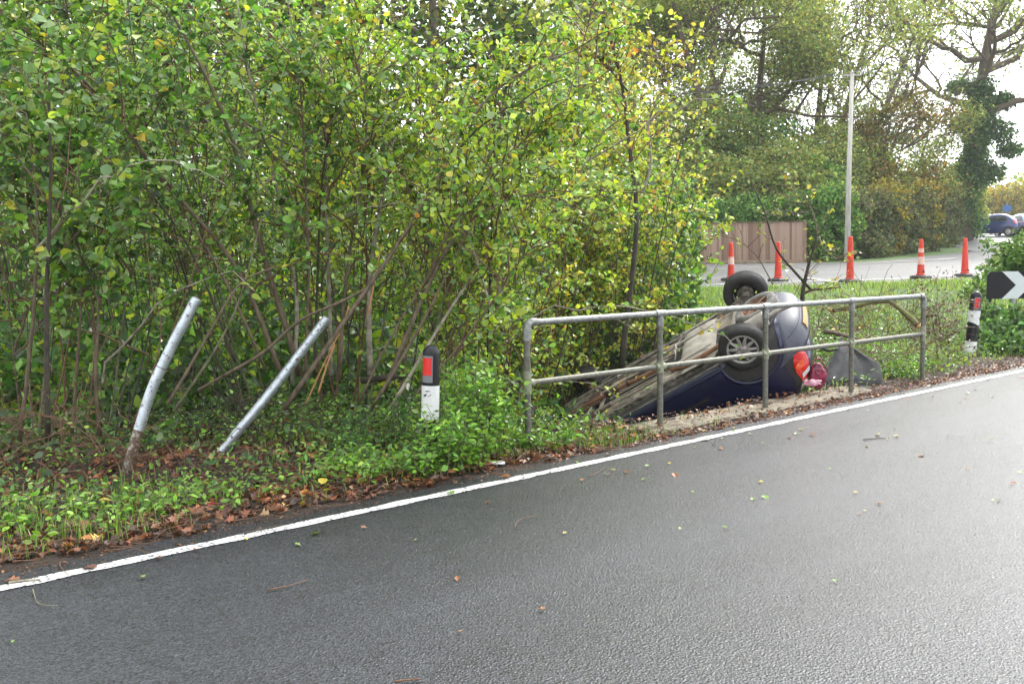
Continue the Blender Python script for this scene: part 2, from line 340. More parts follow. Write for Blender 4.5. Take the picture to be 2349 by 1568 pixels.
def leaves(P, size, cols, shape='round', up=(0, 0, 1), spread=.7, direc=None, flat=None):
    """arrays of leaf geometry at points P; returns V, F, C"""
    P = np.asarray(P, float); n = len(P); sv, sf = SH[shape]
    nrm = np.asarray(up)[None] + rng.normal(0, spread, (n, 3)); nrm /= np.linalg.norm(nrm, axis=1)[:, None]
    d = rng.normal(0, 1, (n, 3)); d[:, 2] -= .35
    if direc is not None: d = d * .5 + direc
    d -= nrm * (d * nrm).sum(1)[:, None]; d /= np.linalg.norm(d, axis=1)[:, None] + 1e-9
    b = np.cross(nrm, d)
    sz = np.broadcast_to(size, (n,))[:, None, None]
    warp = 1 + rng.normal(0, 1.3, (n, 1, 1))
    wid = 1 + rng.normal(0, .22, (n, 1, 1))
    V = P[:, None] + sz * (sv[None, :, 0:1] * d[:, None] + wid * sv[None, :, 1:2] * b[:, None] + warp * sv[None, :, 2:3] * nrm[:, None])
    Fc = sf[None] + (np.arange(n) * len(sv))[:, None, None]
    C = np.repeat(cols, len(sv), axis=0)
    return V.reshape(-1, 3), Fc.reshape(-1, sf.shape[1]), C

def palette(n, cols, w, jit=.36):  # wide jitter makes very dark leaves that mimic shade inside the thicket
    cols = np.array(cols); idx = rng.choice(len(cols), n, p=np.array(w) / sum(w))
    c = cols[idx] * np.exp(rng.normal(0, jit, (n, 1))) * np.exp(rng.normal(0, .06, (n, 3)))
    return np.clip(c, 0, .9)

G_MID, G_DARK, G_YEL, G_PALE, YEL, ORG = (.145, .31, .04), (.05, .13, .024), (.35, .48, .05), (.28, .42, .17), (.58, .48, .07), (.58, .26, .07)
PAL_LEFT = ([G_MID, G_DARK, G_YEL, G_PALE, YEL], [5, 3.6, 1.0, 2.4, .15])
PAL_MID = ([G_MID, G_DARK, G_YEL, G_PALE, YEL, ORG], [3.6, 1.6, 5.2, 1.8, .5, .05])
PAL_TOP = ([G_MID, G_YEL, (.40, .44, .08), YEL, ORG, G_DARK], [1.4, 4, 4, 2.2, .35, .5])
PAL_OLIVE = ([(.22, .31, .10), (.30, .36, .12), (.34, .32, .11), (.14, .22, .07)], [3, 3, 1.4, 1.5])  # far trees and hedges paled, so distance fade sits in the leaf colour
PAL_DARKT = ([(.03, .06, .02), (.05, .08, .025), (.07, .10, .03)], [3, 3, 1])
PAL_HEDGE_G = ([(.10, .24, .06), (.17, .31, .08), (.055, .13, .04), (.26, .34, .09)], [3, 3, 2, 1])
PAL_HEDGE_B = ([(.10, .14, .065), (.15, .135, .085), (.06, .09, .045), (.17, .22, .07)], [3, 2.2, 2.5, 1])
PAL_YEL = ([(.22, .22, .05), (.32, .26, .05), (.14, .18, .04), (.4, .26, .05)], [3, 2, 2, 1])
PAL_IVY = ([(.06, .14, .045), (.10, .20, .06), (.14, .19, .08)], [3, 3, 1])
PAL_LITTER = ([(.19, .07, .03), (.27, .105, .04), (.11, .045, .022), (.30, .18, .09), (.06, .03, .018), (.42, .30, .08)], [4, 2, 4, 1.0, 4, .25])

def curve(p0, p1, n=6, bend=.15, up=0.):
    p0 = np.asarray(p0, float); p1 = np.asarray(p1, float); L = np.linalg.norm(p1 - p0)
    u = np.linspace(0, 1, n)[:, None]; off = rng.normal(0, bend * L * .3, 3); off[2] += up * L
    w = rng.normal(0, bend * L * .06, (n, 3)); w[0] = w[-1] = 0
    return p0 + (p1 - p0) * u + off * (4 * u * (1 - u)) + w
def resample(P, n):
    P = np.asarray(P, float); d = np.r_[0, np.cumsum(np.linalg.norm(np.diff(P, axis=0), axis=1))]
    u = np.linspace(0, d[-1], n)
    # smooth through the points: Catmull-like by linear then averaging
    Q = np.stack([np.interp(u, d, P[:, k]) for k in range(3)], 1)
    for _ in range(2): Q[1:-1] = Q[1:-1] * .5 + (Q[:-2] + Q[2:]) * .25
    return Q

# ------------------------------------------------------------------ GROUND
def axis(segs):
    out = []
    for a, b, st in segs: out += list(np.arange(a, b, st))
    out.append(segs[-1][1]); return np.array(out)
gx = axis([(-400, -60, 40), (-60, -12, 4), (-12, -5, .4), (-5, 9, .14), (9, 14, .5), (14, 60, 3), (60, 400, 40)])
gy = axis([(-200, -20, 30), (-20, 2, 2), (2, 4, .5), (4, 17, .14), (17, 22, .4), (22, 80, 2), (80, 120, 10), (120, 900, 60)])
X, Y = np.meshgrid(gx, gy, indexing='ij')
Zg = H(X, Y)
tt, ss = ts(X, Y)
roadmask = (ss < .22); Zg = np.where(roadmask, -.12, Zg)
# side road region (plan): between y 20.7 and the fence/hedge line, pulled a little below the sheet laid on it
SR_IN = (Y > 20.9) & (Y < 39.5) & (ss > 3) & (X > 2)
def far_edge(x): return np.interp(x, [0, 11, 13.5, 22, 26, 31, 36, 60], [39.3, 39.3, 38.5, 47, 60, 78, 96, 150])
def near_edge(x): return np.interp(x, [0, 6, 8, 10, 12, 15, 60], [20.6, 20.6, 20.9, 21.6, 23.3, 27, 60])
sr = (Y > near_edge(X) + .6) & (Y < far_edge(X) - .8) & (X > -2) & (X < 60) & (ss > 3)
Zg = np.where(sr, Zg - .15, Zg)
nx, ny = X.shape
V = np.stack([X, Y, Zg], -1).reshape(-1, 3)
ii = np.arange(nx - 1)[:, None] * ny + np.arange(ny - 1)[None]
Fg = np.stack([ii, ii + ny, ii + ny + 1, ii + 1], -1).reshape(-1, 4)
def ground_mat():
    m = bpy.data.materials.new('verge_ground'); m.use_nodes = True; t = m.node_tree; L = t.links.new; b = t.nodes['Principled BSDF']; N = t.nodes.new
    co = N('ShaderNodeTexCoord').outputs['Object']
    a = N('ShaderNodeAttribute'); a.attribute_name = 'col'
    n = N('ShaderNodeTexNoise'); n.inputs['Scale'].default_value = 14; n.inputs['Detail'].default_value = 8; n.inputs['Roughness'].default_value = .75; L(co, n.inputs['Vector'])
    r = N('ShaderNodeMapRange'); r.inputs['From Min'].default_value = .3; r.inputs['From Max'].default_value = .7; r.inputs['To Min'].default_value = .45; r.inputs['To Max'].default_value = 1.6; L(n.outputs['Fac'], r.inputs['Value'])
    x = N('ShaderNodeMix'); x.data_type = 'RGBA'; x.blend_type = 'MULTIPLY'; x.inputs['Factor'].default_value = 1; L(a.outputs['Color'], x.inputs['A']); L(r.outputs[0], x.inputs['B']); L(x.outputs['Result'], b.inputs['Base Color'])
    b.inputs['Roughness'].default_value = .8
    bp = N('ShaderNodeBump'); bp.inputs['Strength'].default_value = 1; bp.inputs['Distance'].default_value = .04; L(n.outputs['Fac'], bp.inputs['Height']); L(bp.outputs[0], b.inputs['Normal'])
    return m
grass_w = sm(ss, 1.0, 2.5) * sm(tt, 5.6, 7.5) * sm(Y, 12, 13.5)
gc = np.array([.032, .021, .013])[None, None] * (1 - grass_w[..., None]) + np.array([.07, .13, .025])[None, None] * grass_w[..., None]
raw_mesh('ground', V, Fg, ground_mat(), gc.reshape(-1, 3), smooth=True, kind='structure')

# main road: one sheet, slightly ragged verge edge
ea = np.concatenate([np.arange(-60, -9, 3), np.arange(-9, 11, .1), np.arange(11, 120, 3)])
def edge_s(t): return .27 + .05 * np.sin(t * 3.1) * np.sin(t * 1.3 + 1) + .025 * np.sin(t * 11 + np.sin(t * 5))
mb = MB(); rows = []
svals = [0, .15, .3, .5, 1, 2, 4, 8, 16, 40]
rows = [[W(t, edge_s(t) * (1 - 0) - 0, .004 - .01)] + [W(t, edge_s(t) - .03 - v, .0) for v in svals] for t in ea]
for r in rows: r[0] = W(*ts(r[0][0], r[0][1]), -.11)
mb.grid(rows); mb.build('road', M['asphalt'], smooth=False, kind='structure')
mb = MB(); le = np.concatenate([np.arange(-30, -9, 1.), np.arange(-9, 12, .12), np.arange(12, 60, 1.)])
def jag(t, k): return .006 * math.sin(t * 17 + k) + .005 * math.sin(t * 41 + 2 * k)
mb.grid([[W(t, .05 + jag(t, 1), .005), W(t, 0, .005), W(t, -.052 + jag(t, 5), .005)] for t in le]); mb.build('road_edge_line', M['line'], kind='structure')

# side road sheet
xs = np.arange(-2, 60.1, 1.0)
mb = MB()
rows = []
for x in xs:
    a, b_ = near_edge(x), far_edge(x)
    rows.append([(x, y, H(x, y, False) + .015) for y in np.linspace(a, b_, 26)])
mb.grid(rows); mb.build('side_road', M['asphalt_far'], smooth=True, kind='structure')
def strip(name, pts, w, m, dz=.03, **k):
    pts = resample(np.array([(p[0], p[1], 0) for p in pts]), max(12, len(pts) * 8)); mb = MB(); rows = []
    T = np.gradient(pts, axis=0)
    for p, t_ in zip(pts, T):
        n = np.array([-t_[1], t_[0], 0]); n /= np.linalg.norm(n)
        rows.append([(*(p + n * w * q)[:2], H(*(p + n * w * q)[:2], False) + dz) for q in (-.5, .5)])
    mb.grid(rows); return mb.build(name, m, kind='structure', **k)
def gp(x, y, z0=1.0):                          # ground point seen at a place of the photograph
    for _ in range(25):
        r = ray(x, y); d = (z0 - 1.6) / r[2] * r[1]; d = min(max(d, 3), 110); q = at(x, y, d); z0 = .5 * z0 + .5 * H(q[0], q[1], False)
    return q
strip('side_road_near_line', [gp(1640, 655), gp(1800, 649), gp(1960, 645), gp(2080, 641), gp(2200, 634), gp(2320, 628)], .14, M['line_far'])
strip('side_road_give_way_line', [gp(1850, 640), gp(1930, 652)], .16, M['line_far'], .034)
strip('side_road_far_line', [(3.2, 37.6), (11, 37.6), (13.5, 37.2), (18.5, 41.0)], .22, M['line_far'])
# pale kerb strip below the fence
mb = MB()
for i in range(14):
    mb.box((1 + i * .92 * .95 - 2, 39.15, H(1 + i * .9, 39.15, False) + .06), (.86, .22, .12), None, .01)
mb.build('kerb', M['concrete'], kind='structure')

# ------------------------------------------------------------------ culvert slab
root = empty('culvert_headwall', W(3.7, .6, 0), label='sandy concrete culvert edge slab below the railing beside the overturned car', cat='culvert wall')
root['kind'] = 'thing'
Rr = Matrix.Rotation(math.atan2(T2[1], T2[0]), 3, 'Z')
mb = MB(); rows = []
ts_ = np.linspace(1.55, 5.95, 40)
prof = [(.42, -.12), (.42, .012), (.60, .035), (.84, .03), (.86, .0), (.86, -1.6)]
P0 = W(3.7, .6, 0)
for t in ts_:
    rows.append([tuple(W(t, s + (.014 * math.sin(t * 9 + s * 30) if z > -.1 else 0), z + (.008 * math.sin(t * 13 + s * 9) if z > -.05 else 0)) - P0) for s, z in prof])
mb.grid(rows); mb.add(rows[0], [tuple(range(6))]); mb.add(rows[-1], [tuple(range(6))]); mb.build('slab', M['concrete'], root)

# ------------------------------------------------------------------ handrail
def fit_post(i): return .66 + 1.64 * i
hr = empty('handrail', W(fit_post(0), .6, 0), label='galvanised tubular steel handrail with two rails and five posts beside the culvert', cat='railing')
HB = np.array(W(fit_post(0), .6, 0))
pt = [W(.66, .655, 0), W(2.31, .59, 0), W(3.96, .545, 0), W(5.60, .50, 0), W(7.2, .47, 0)]
tops = [(1213, 741), (1515, 718), (1766, 702), (1968, 689), (2122, 679)]; mids = [(1213, 880), (1517, 841), (1766, 808), (1967, 783), (2121, 768)]
def zat(px, py, d): return at(px, py, d)[2]
zt = [zat(*tops[i], pt[i][1]) for i in range(5)]; zm = [zat(*mids[i], pt[i][1]) for i in range(5)]
# straight rails: least squares through the measured heights
kx = np.arange(5); zt = np.polyval(np.polyfit(kx, zt, 1), kx); zm = np.polyval(np.polyfit(kx, zm, 1), kx)
A0, A4 = np.array(pt[0]), np.array(pt[4]); 
for i in range(5): pt[i] = A0 + (A4 - A0) * (i / 4)
RT, RP = .031, .028
T3 = (A4 - A0) / np.linalg.norm(A4 - A0)
def pz(i, z): return np.array([pt[i][0], pt[i][1], z]) - HB
for i in range(5):
    gz = H(pt[i][0], pt[i][1]) - .25
    mb = MB(); mb.tube([pz(i, gz), pz(i, (gz + zt[i]) / 2), pz(i, zt[i] - RT - .005)], RP, 14); mb.build('post', M['galv_weather'], hr, smooth=True, ang=40)
for i in range(4):
    a = pz(i, zt[i]) + T3 * .045 * (1 if i else 1.3); b_ = pz(i + 1, zt[i + 1]) - T3 * .045 * (1 if i < 3 else 1.3)
    mb = MB(); mb.tube([a, (a + b_) / 2, b_], RT - .003, 14); mb.build('top_rail', M['galv'], hr, smooth=True, ang=40)
    a = pz(i, zm[i]) + T3 * .05; b_ = pz(i + 1, zm[i + 1]) - T3 * .05
    mb = MB(); mb.tube([a, (a + b_) / 2, b_], RP - .003, 14); mb.build('middle_rail', M['galv_weather'], hr, smooth=True, ang=40)
for i in range(5):
    c = pz(i, zt[i])
    mb = MB()
    if i in (0, 4):
        sgn = 1 if i == 0 else -1
        arc = [c + np.array([0, 0, -.15]), c + np.array([0, 0, -.055])]
        for a in np.linspace(0, math.pi / 2, 7): arc.append(c + T3 * sgn * (.055 - .055 * math.cos(a)) + np.array([0, 0, -.055 + .055 * math.sin(a)]))
        arc.append(c + T3 * sgn * .10)
        mb.tube(arc, RT + .005, 14)
    else:
        mb.tube([c - T3 * .06, c + T3 * .06], RT + .005, 14); mb.tube([c + np.array([0, 0, -.12]), c + np.array([0, 0, -.02])], RT + .004, 14)
    mb.build('corner_fitting' if i in (0, 4) else 'tee_fitting', M['galv'], hr, smooth=True, ang=40)
    c = pz(i, zm[i]); mb = MB(); mb.tube([c + np.array([0, 0, -.055 if i not in (0, 4) else -.09]), c + np.array([0, 0, .055 if i not in (0, 4) else .1])], RP + .007, 14)
    a0, a1 = (0 if i == 0 else -.062), (0 if i == 4 else .062)
    mb.tube([c + T3 * (a0 - (.0 if i else 0)), c + T3 * a1], RP + .006, 14)
    mb.build('cross_fitting', M['algae_fit'], hr, smooth=True, ang=40)

# ------------------------------------------------------------------ verge bollards
def bollard(loc, h, r, tilt, face, style, label):
    R = empty('verge_bollard', loc, 0, label=label, cat='bollard', group='black reflector bollards on the verge')
    R.rotation_mode = 'XYZ'; R.rotation_euler = (tilt[0], tilt[1], face)
    prof = [(.001, h)] + [(r * math.sin(a), h - r + r * math.cos(a)) for a in np.linspace(.15, math.pi / 2, 8)] + [(r, h - r - .02), (r, h * .5), (r * 1.01, -.3), (.001, -.3)]
    mb = MB(); mb.lathe(prof, 28); mb.build('body', M['black_pl'], R, smooth=True, ang=50)
    def wrap(z0, z1, a0, a1, off, n=12, zf=None):
        mb = MB(); rows = []
        for k in range(7):
            rows.append([((r + off) * math.cos(a), (r + off) * math.sin(a), (z0 + (z1 - z0) * k / 6) + (zf(a, k / 6) if zf else 0)) for a in np.linspace(a0, a1, n)])
        mb.grid(rows); return mb
    f = -math.pi / 2
    zr = h - r * 1.15
    if style == 0:
        wrap(zr - .21, zr - .005, f - .95, f + .42, .0025, 10).build('reflector_recess', M['grey_refl'], R)
        wrap(zr - .155, zr - .02, f - .85, f + .30, .006, 10).build('red_reflector', M['red_refl'], R)
        wrap(zr - .495, zr - .235, f - math.pi, f + math.pi, .003, 40, lambda a, k: -.025 * max(0, math.sin(a * 1.0 + .5)) * (1 - k)).build('white_band', M['white_refl'], R)
        for (a, z, w, hh) in ((f - .15, zr - .275, .045, .008), (f - .18, zr - .305, .065, .018)):
            mb = MB(); pts = [((r + .0055) * math.cos(a + dx / r), (r + .0055) * math.sin(a + dx / r), z + dz) for dx, dz in ((-w / 2, -hh * .2), (-w * .1, hh * .5), (w / 2, hh * .3), (w * .2, -hh * .5), (-w * .3, -hh * .6))]
            mb.add(pts, [(0, 1, 2, 3, 4)]); mb.build('torn_mark', M['black_pl'], R)
    else:
        wrap(zr - .19, zr, f - .55, f + .5, .0025, 10).build('reflector_recess', M['grey_refl'], R)
        wrap(zr - .165, zr - .015, f - .45, f + .4, .006, 10).build('red_reflector', M['red_refl'], R)
        wrap(zr - .40, zr - .20, f - math.pi, f + math.pi, .003, 40, lambda a, k: (.02 * math.sin(a * 2) * (1 - k))).build('white_band', M['white_refl'], R)
        mb = MB(); pts = [((r + .0055) * math.cos(f + dx / r), (r + .0055) * math.sin(f + dx / r), zr - .31 + dz) for dx, dz in ((-.07, .008), (-.04, -.012), (.02, -.035), (.075, -.04), (.08, .025), (.03, .004))]
        mb.add(pts, [tuple(range(6))]); mb.build('torn_mark', M['black_pl'], R)
        wrap(.06, .26, f - math.pi, f + math.pi, .003, 40, lambda a, k: .03 * math.sin(a * 3 + 1) * (1 - k)).build('white_band', M['white_refl'], R)
        wrap(zr - .56, zr - .555, f - math.pi, f + math.pi, .003, 40).build('joint_line', M['rubber'], R)
    return R
q = W(-.30, .72)
bl = at(985, 790, q[1])
bollard((q[0] - .02, q[1], q[2] - .03), bl[2] - q[2] + .03, .066, (0, rad(2), 0) and (rad(0), rad(2.5)), rad(-8), 0, 'black bollard with one wide white band half buried in nettles left of the railing')
q = at(2228, 818, 14.9); tp = at(2238, 668, 14.9)
bollard((q[0] - .03, 14.9, q[2] - .02), tp[2] - q[2] + .03, .083, (0, rad(5)), rad(-4), 1, 'black bollard with torn white bands on the grass beside the chevron sign')

# ------------------------------------------------------------------ bent steel posts
def steel_post(px, ds, rpx, label, mud, ring=None):
    P = [at(x, y, d) for (x, y), d in zip(px, ds)]
    base = P[0].copy(); P = resample(P, 22) - base
    root = empty('leaning_steel_post', base, label=label, cat='post', group='bent galvanised posts in the verge')
    mb = MB(); k = int(22 * mud); r = rpx
    mb.tube(P[k:], r, 20, caps=False); 
    e = P[-1]; d = P[-1] - P[-2]; d /= np.linalg.norm(d)
    mb.build('pipe', M['galv_pole'], root, smooth=True, ang=50)
    mb = MB(); mb.tube([e, e + d * .012, e + d * .02], [r * 1.0, r * .96, r * .5], 20); mb.build('end_cap', M['galv_pole'], root, smooth=True, ang=50)
    mb = MB(); mb.tube([P[0] - (P[1] - P[0]) * 3] + list(P[:k + 1]), r * 1.012, 20, caps=False); mb.build('buried_foot', M['muddy_pipe'], root, smooth=True)
    for u in (ring or []):
        i = int(u * 21); mb = MB(); dd = P[i + 1] - P[i]; dd /= np.linalg.norm(dd); mb.tube([P[i] - dd * .003, P[i] + dd * .003], r * 1.03, 20); mb.build('seam', M['rubber'], root)
def pole_mat(name, c1, c2, dirt, amt):
    m = mat(name, c1, .38, .75, nscale=10, col2=c2, bump=.1, bscale=60); t = m.node_tree; L = t.links.new; b = t.nodes['Principled BSDF']
    src = b.inputs['Base Color'].links[0].from_socket
    n = t.nodes.new('ShaderNodeTexNoise'); n.inputs['Scale'].default_value = 26; n.inputs['Detail'].default_value = 8; n.inputs['Roughness'].default_value = .7
    co = t.nodes.new('ShaderNodeTexCoord'); L(co.outputs['Object'], n.inputs['Vector'])
    r = t.nodes.new('ShaderNodeMapRange'); r.inputs['From Min'].default_value = amt; r.inputs['From Max'].default_value = amt + .05; L(n.outputs['Fac'], r.inputs['Value'])
    x = t.nodes.new('ShaderNodeMix'); x.data_type = 'RGBA'; L(r.outputs[0], x.inputs['Factor']); L(src, x.inputs['A']); x.inputs['B'].default_value = (*dirt, 1); L(x.outputs['Result'], b.inputs['Base Color'])
    inv = t.nodes.new('ShaderNodeMapRange'); inv.inputs['To Min'].default_value = .75; inv.inputs['To Max'].default_value = 0; L(r.outputs[0], inv.inputs['Value']); L(inv.outputs[0], b.inputs['Metallic'])
    return m
M['galv_pole'] = pole_mat('speckled_galvanised_pipe', (.60, .66, .70), (.42, .46, .49), (.12, .09, .06), .56)
M['muddy_pipe'] = pole_mat('muddy_pipe', (.4, .38, .34), (.28, .25, .21), (.10, .06, .035), .45)
steel_post([(282, 1112), (318, 985), (348, 890), (400, 780), (449, 688)], [7.3, 7.35, 7.4, 7.45, 7.5], .040, 'bright galvanised post leaning right with a slight bend, left of the speckled one', .28, (.66,))
steel_post([(488, 1062), (545, 990), (600, 925), (675, 828), (748, 732)], [7.9, 7.95, 8.0, 8.1, 8.15], .0385, 'mud speckled galvanised post leaning steeply right, its top touching a branch', .06)

# ------------------------------------------------------------------ the overturned car
def interp(tab, z):
    k = sorted(tab); return float(np.interp(z, k, [tab[i] for i in k]))
KA = dict(w={.22: .66, .27: .76, .36: .80, .5: .82, .65: .825, .78: .80, .88: .765, .95: .74, 1.1: .68, 1.24: .60, 1.33: .5, 1.37: .36},
          xr={.22: -.36, .27: -.45, .36: -.55, .5: -.585, .65: -.56, .78: -.52, .88: -.47, .95: -.42, 1.1: -.27, 1.24: -.08, 1.33: .15, 1.37: .35},
          xf={.22: 2.92, .27: 3.02, .36: 3.06, .5: 3.04, .65: 2.95, .78: 2.72, .88: 2.35, .95: 2.10, 1.1: 1.78, 1.24: 1.45, 1.33: 1.2, 1.37: 1.0})
N_EXP = 3.4
def outl(z, phi, off=0, K=KA):
    w, xr, xf = interp(K['w'], z) + off, interp(K['xr'], z) - off, interp(K['xf'], z) + off
    xc, a = (xr + xf) / 2, (xf - xr) / 2; c, s = math.cos(phi), math.sin(phi); e = 2 / N_EXP
    return (xc + a * math.copysign(abs(c) ** e, c), w * math.copysign(abs(s) ** e, s), z)
def side_pt(x, z, sg, off, K=KA):
    w, xr, xf = interp(K['w'], z) + off, interp(K['xr'], z) - off, interp(K['xf'], z) + off
    xc, a = (xr + xf) / 2, (xf - xr) / 2; q = min(.9999, abs((x - xc) / a)); return (x, sg * w * (1 - q ** N_EXP) ** (1 / N_EXP), z)
def end_pt(y, z, off, rear=True, K=KA):
    w, xr, xf = interp(K['w'], z) + off, interp(K['xr'], z) - off, interp(K['xf'], z) + off
    xc, a = (xr + xf) / 2, (xf - xr) / 2; q = min(.9999, abs(y / w)); dx = a * (1 - q ** N_EXP) ** (1 / N_EXP); return (xc - dx if rear else xc + dx, y, z)
def body_mesh(root, paint, arches=True, K=KA):
    mb = MB(); zs = [.22, .245, .27, .31, .36, .43, .5, .58, .65, .72, .78, .83, .88, .92, .95, 1.02, 1.1, 1.17, 1.24, 1.29, 1.33, 1.355, 1.37]; n = 96
    for z in zs: 
        mb.add([outl(z, 2 * math.pi * j / n, 0, K) for j in range(n)], [])
    fs = [(i * n + j, i * n + (j + 1) % n, (i + 1) * n + (j + 1) % n, (i + 1) * n + j) for i in range(len(zs) - 1) for j in range(n)]
    fs += [tuple(range(n))[::-1], tuple((len(zs) - 1) * n + j for j in range(n))]
    mb.f = fs; mb.mi = [0] * len(fs)
    o = mb.build('body', [paint, M['arch']], root, smooth=True, ang=40)
    if arches:
        cut = MB()
        for x in (0, 2.45):
            for sg in (-1, 1):
                m2 = MB(); yy = sorted((sg * .42, sg * 1.0)); m2.lathe([(.001, yy[0]), (.345, yy[0]), (.345, yy[1]), (.001, yy[1])], 40, 'Y', (x, 0, .27)); cut.add(m2.v, m2.f)
        co = cut.build('cutter', M['arch'])
        bm = bmesh.new(); bm.from_mesh(co.data); bmesh.ops.remove_doubles(bm, verts=bm.verts, dist=.002); bmesh.ops.recalc_face_normals(bm, faces=bm.faces); bm.to_mesh(co.data); bm.free()
        md = o.modifiers.new('b', 'BOOLEAN'); md.object = co; md.operation = 'DIFFERENCE'; md.solver = 'EXACT'
        bpy.context.view_layer.update()
        dg = bpy.context.evaluated_depsgraph_get(); me = bpy.data.meshes.new_from_object(o.evaluated_get(dg)); o.modifiers.clear(); o.data = me
        bpy.data.objects.remove(co)
        me.materials.clear(); me.materials.append(paint); me.materials.append(M['arch'])
        for p in me.polygons:
            c = p.center; p.material_index = 0
            for x in (0, 2.45):
                if math.hypot(c.x - x, c.z - .27) < .35: p.material_index = 1
            if c.z < .235: p.material_index = 1
        me.polygons.foreach_set('use_smooth', [True] * len(me.polygons)); me.set_sharp_from_angle(angle=rad(35))
    return o
def arch_lip(root, x, sg, paint):
    mb = MB(); R_ = .36; rows = []
    for a in np.linspace(rad(-5), rad(185), 26):
        row = []
        for (rr, off) in ((.335, -.012), (.338, .010), (.352, .014), (.375, .008), (.385, -.006)):
            px, pzz = x + rr * math.cos(a), .27 + rr * math.sin(a); pzz = max(pzz, .235); p = side_pt(px, pzz, sg, off); row.append(p)
        rows.append(row)
    mb.grid(rows); mb.build('wheel_arch_lip', paint, root, smooth=True)
def patch_side(root, name, m, zs, x0, x1, sg, off, nx=10, K=KA):
    mb = MB(); rows = []
    for z in zs:
        rows.append([side_pt(x0(z) + (x1(z) - x0(z)) * k / nx, z, sg, off, K) for k in range(nx + 1)])
    mb.grid(rows); return mb.build(name, m, root, smooth=True)
def patch_end(root, name, m, zs, y0, y1, off, rear=True, ny=12, K=KA):
    mb = MB(); rows = []
    for z in zs: rows.append([end_pt(y0(z) + (y1(z) - y0(z)) * k / ny, z, off, rear, K) for k in range(ny + 1)])
    mb.grid(rows); return mb.build(name, m, root, smooth=True)
def lathe_y(mb, prof, n, c): return mb.lathe(prof, n, 'Y', c)
def wheel(root, c, sg, trim, steer=0, scale=1., detail=True):
    """sg: +1 outer face towards +y"""
    R = .272; hw = .083
    w = empty('wheel'); w.parent = root; w.location = c; w.rotation_euler = (0, 0, steer)
    mb = MB(); pr = []
    half = [(.172, .070), (.178, .080), (.205, .088), (.235, .088), (.254, .080), (.265, .066), (.2705, .052)]
    tread = []
    for gy_ in (.045, .022, -.001, -.024, -.046):
        tread += [(.272, gy_ + .008), (.265, gy_ + .004), (.265, gy_ - .002), (.272, gy_ - .006)]
    pr = half + tread + [(r, -y) for r, y in half[::-1]] + [(.165, -.06), (.165, .06)]
    lathe_y(mb, pr, 56, (0, 0, 0)); n = 56; m_ = len(pr); 
    mb.f += [((m_ - 1) * n + j, (m_ - 1) * n + (j + 1) % n, (j + 1) % n, j) for j in range(n)]; mb.mi += [0] * n
    mb.build('tyre', M['tyre'], w, smooth=True, ang=35)
    if detail:
        mb = MB()
        for k in range(64):                     # shoulder sipes
            a = 2 * math.pi * k / 64; Rm = Matrix.Rotation(-a, 3, 'Y')
            for y in (.060, -.060):
                mb.box(Rm @ Vector((.2665, 0, 0)) + Vector((0, y, 0)), (.011, .016, .004), Rm)
        mb.build('tread_blocks', M['rubber'], w, kind='stuff')
    o = sg
    rim = MB(); lathe_y(rim, [(.166, .07 * o), (.172, .074 * o), (.176, .070 * o), (.166, .062 * o), (.155, .045 * o), (.15, -.06 * o), (.166, -.068 * o), (.172, -.074 * o)], 48, (0, 0, 0))
    rim.build('rim', M['rim'] if trim else M['black_steel'], w, smooth=True, ang=40)
    # steel disc with holes
    mb = MB(); n = 48; rings = [.03, .075, .10, .118, .138, .152]; hs = [.012, .012, .028, .030, .026, .012]
    vs = [(r * math.cos(2 * math.pi * j / n), h * o, r * math.sin(2 * math.pi * j / n)) for r, h in zip(rings, hs) for j in range(n)]
    fs = [(i * n + j, i * n + (j + 1) % n, (i + 1) * n + (j + 1) % n, (i + 1) * n + j) for i in range(5) for j in range(n) if not (i == 3 and (j % 6) < 2 )]
    mb.add(vs, fs); mb.build('steel_disc', M['black_steel'], w, smooth=True)
    mb = MB(); lathe_y(mb, [(.001, .035 * o), (.032, .032 * o), (.036, 0), (.055, -.01 * o), (.09, -.015 * o), (.10, -.03 * o), (.10, -.07 * o), (.001, -.075 * o)], 28, (0, 0, 0)); mb.build('brake_drum', M['under_d'], w, smooth=True, ang=40)
    if trim:
        mb = MB(); lathe_y(mb, [(.176, .070 * o), (.180, .078 * o), (.176, .084 * o), (.163, .083 * o), (.156, .074 * o), (.152, .060 * o)], 56, (0, 0, 0)); mb.build('trim_ring', M['rim'], w, smooth=True, ang=40)
        for k in range(10):
            a = 2 * math.pi * k / 10 + .16
            mb = MB(); rows = []
            for (r, wd_, h) in ((.045, .018, .078), (.08, .021, .084), (.12, .017, .082), (.158, .011, .076)):
                row = []
                for (q, dh) in ((-1, -.014), (-.8, 0), (-.25, .003), (0, -.004), (.25, .003), (.8, 0), (1, -.014)):
                    y = (h + dh) * o; l = q * wd_
                    row.append((r * math.cos(a) - l * math.sin(a), y, r * math.sin(a) + l * math.cos(a)))
                rows.append(row)
            mb.grid(rows); mb.build('spoke', M['rim'], w, smooth=True, ang=50)
        mb = MB(); lathe_y(mb, [(.001, .092 * o), (.024, .091 * o), (.03, .085 * o), (.05, .083 * o), (.058, .072 * o), (.058, .06 * o)], 32, (0, 0, 0)); mb.build('hub_cap', M['rim'], w, smooth=True, ang=40)
        mb = MB(); lathe_y(mb, [(.001, .05 * o), (.16, .05 * o)], 40, (0, 0, 0)); mb.build('dark_backing', M['black_steel'], w)
        for k in range(5):
            a = 2 * math.pi * k / 5 + math.pi / 2; mb = MB(); lathe_y(mb, [(.001, .098 * o), (.008, .096 * o), (.0095, .08 * o)], 10, (.052 * math.cos(a), 0, .052 * math.sin(a))); mb.build('wheel_nut', M['dirty_metal'], w, smooth=True, ang=40)
    return w

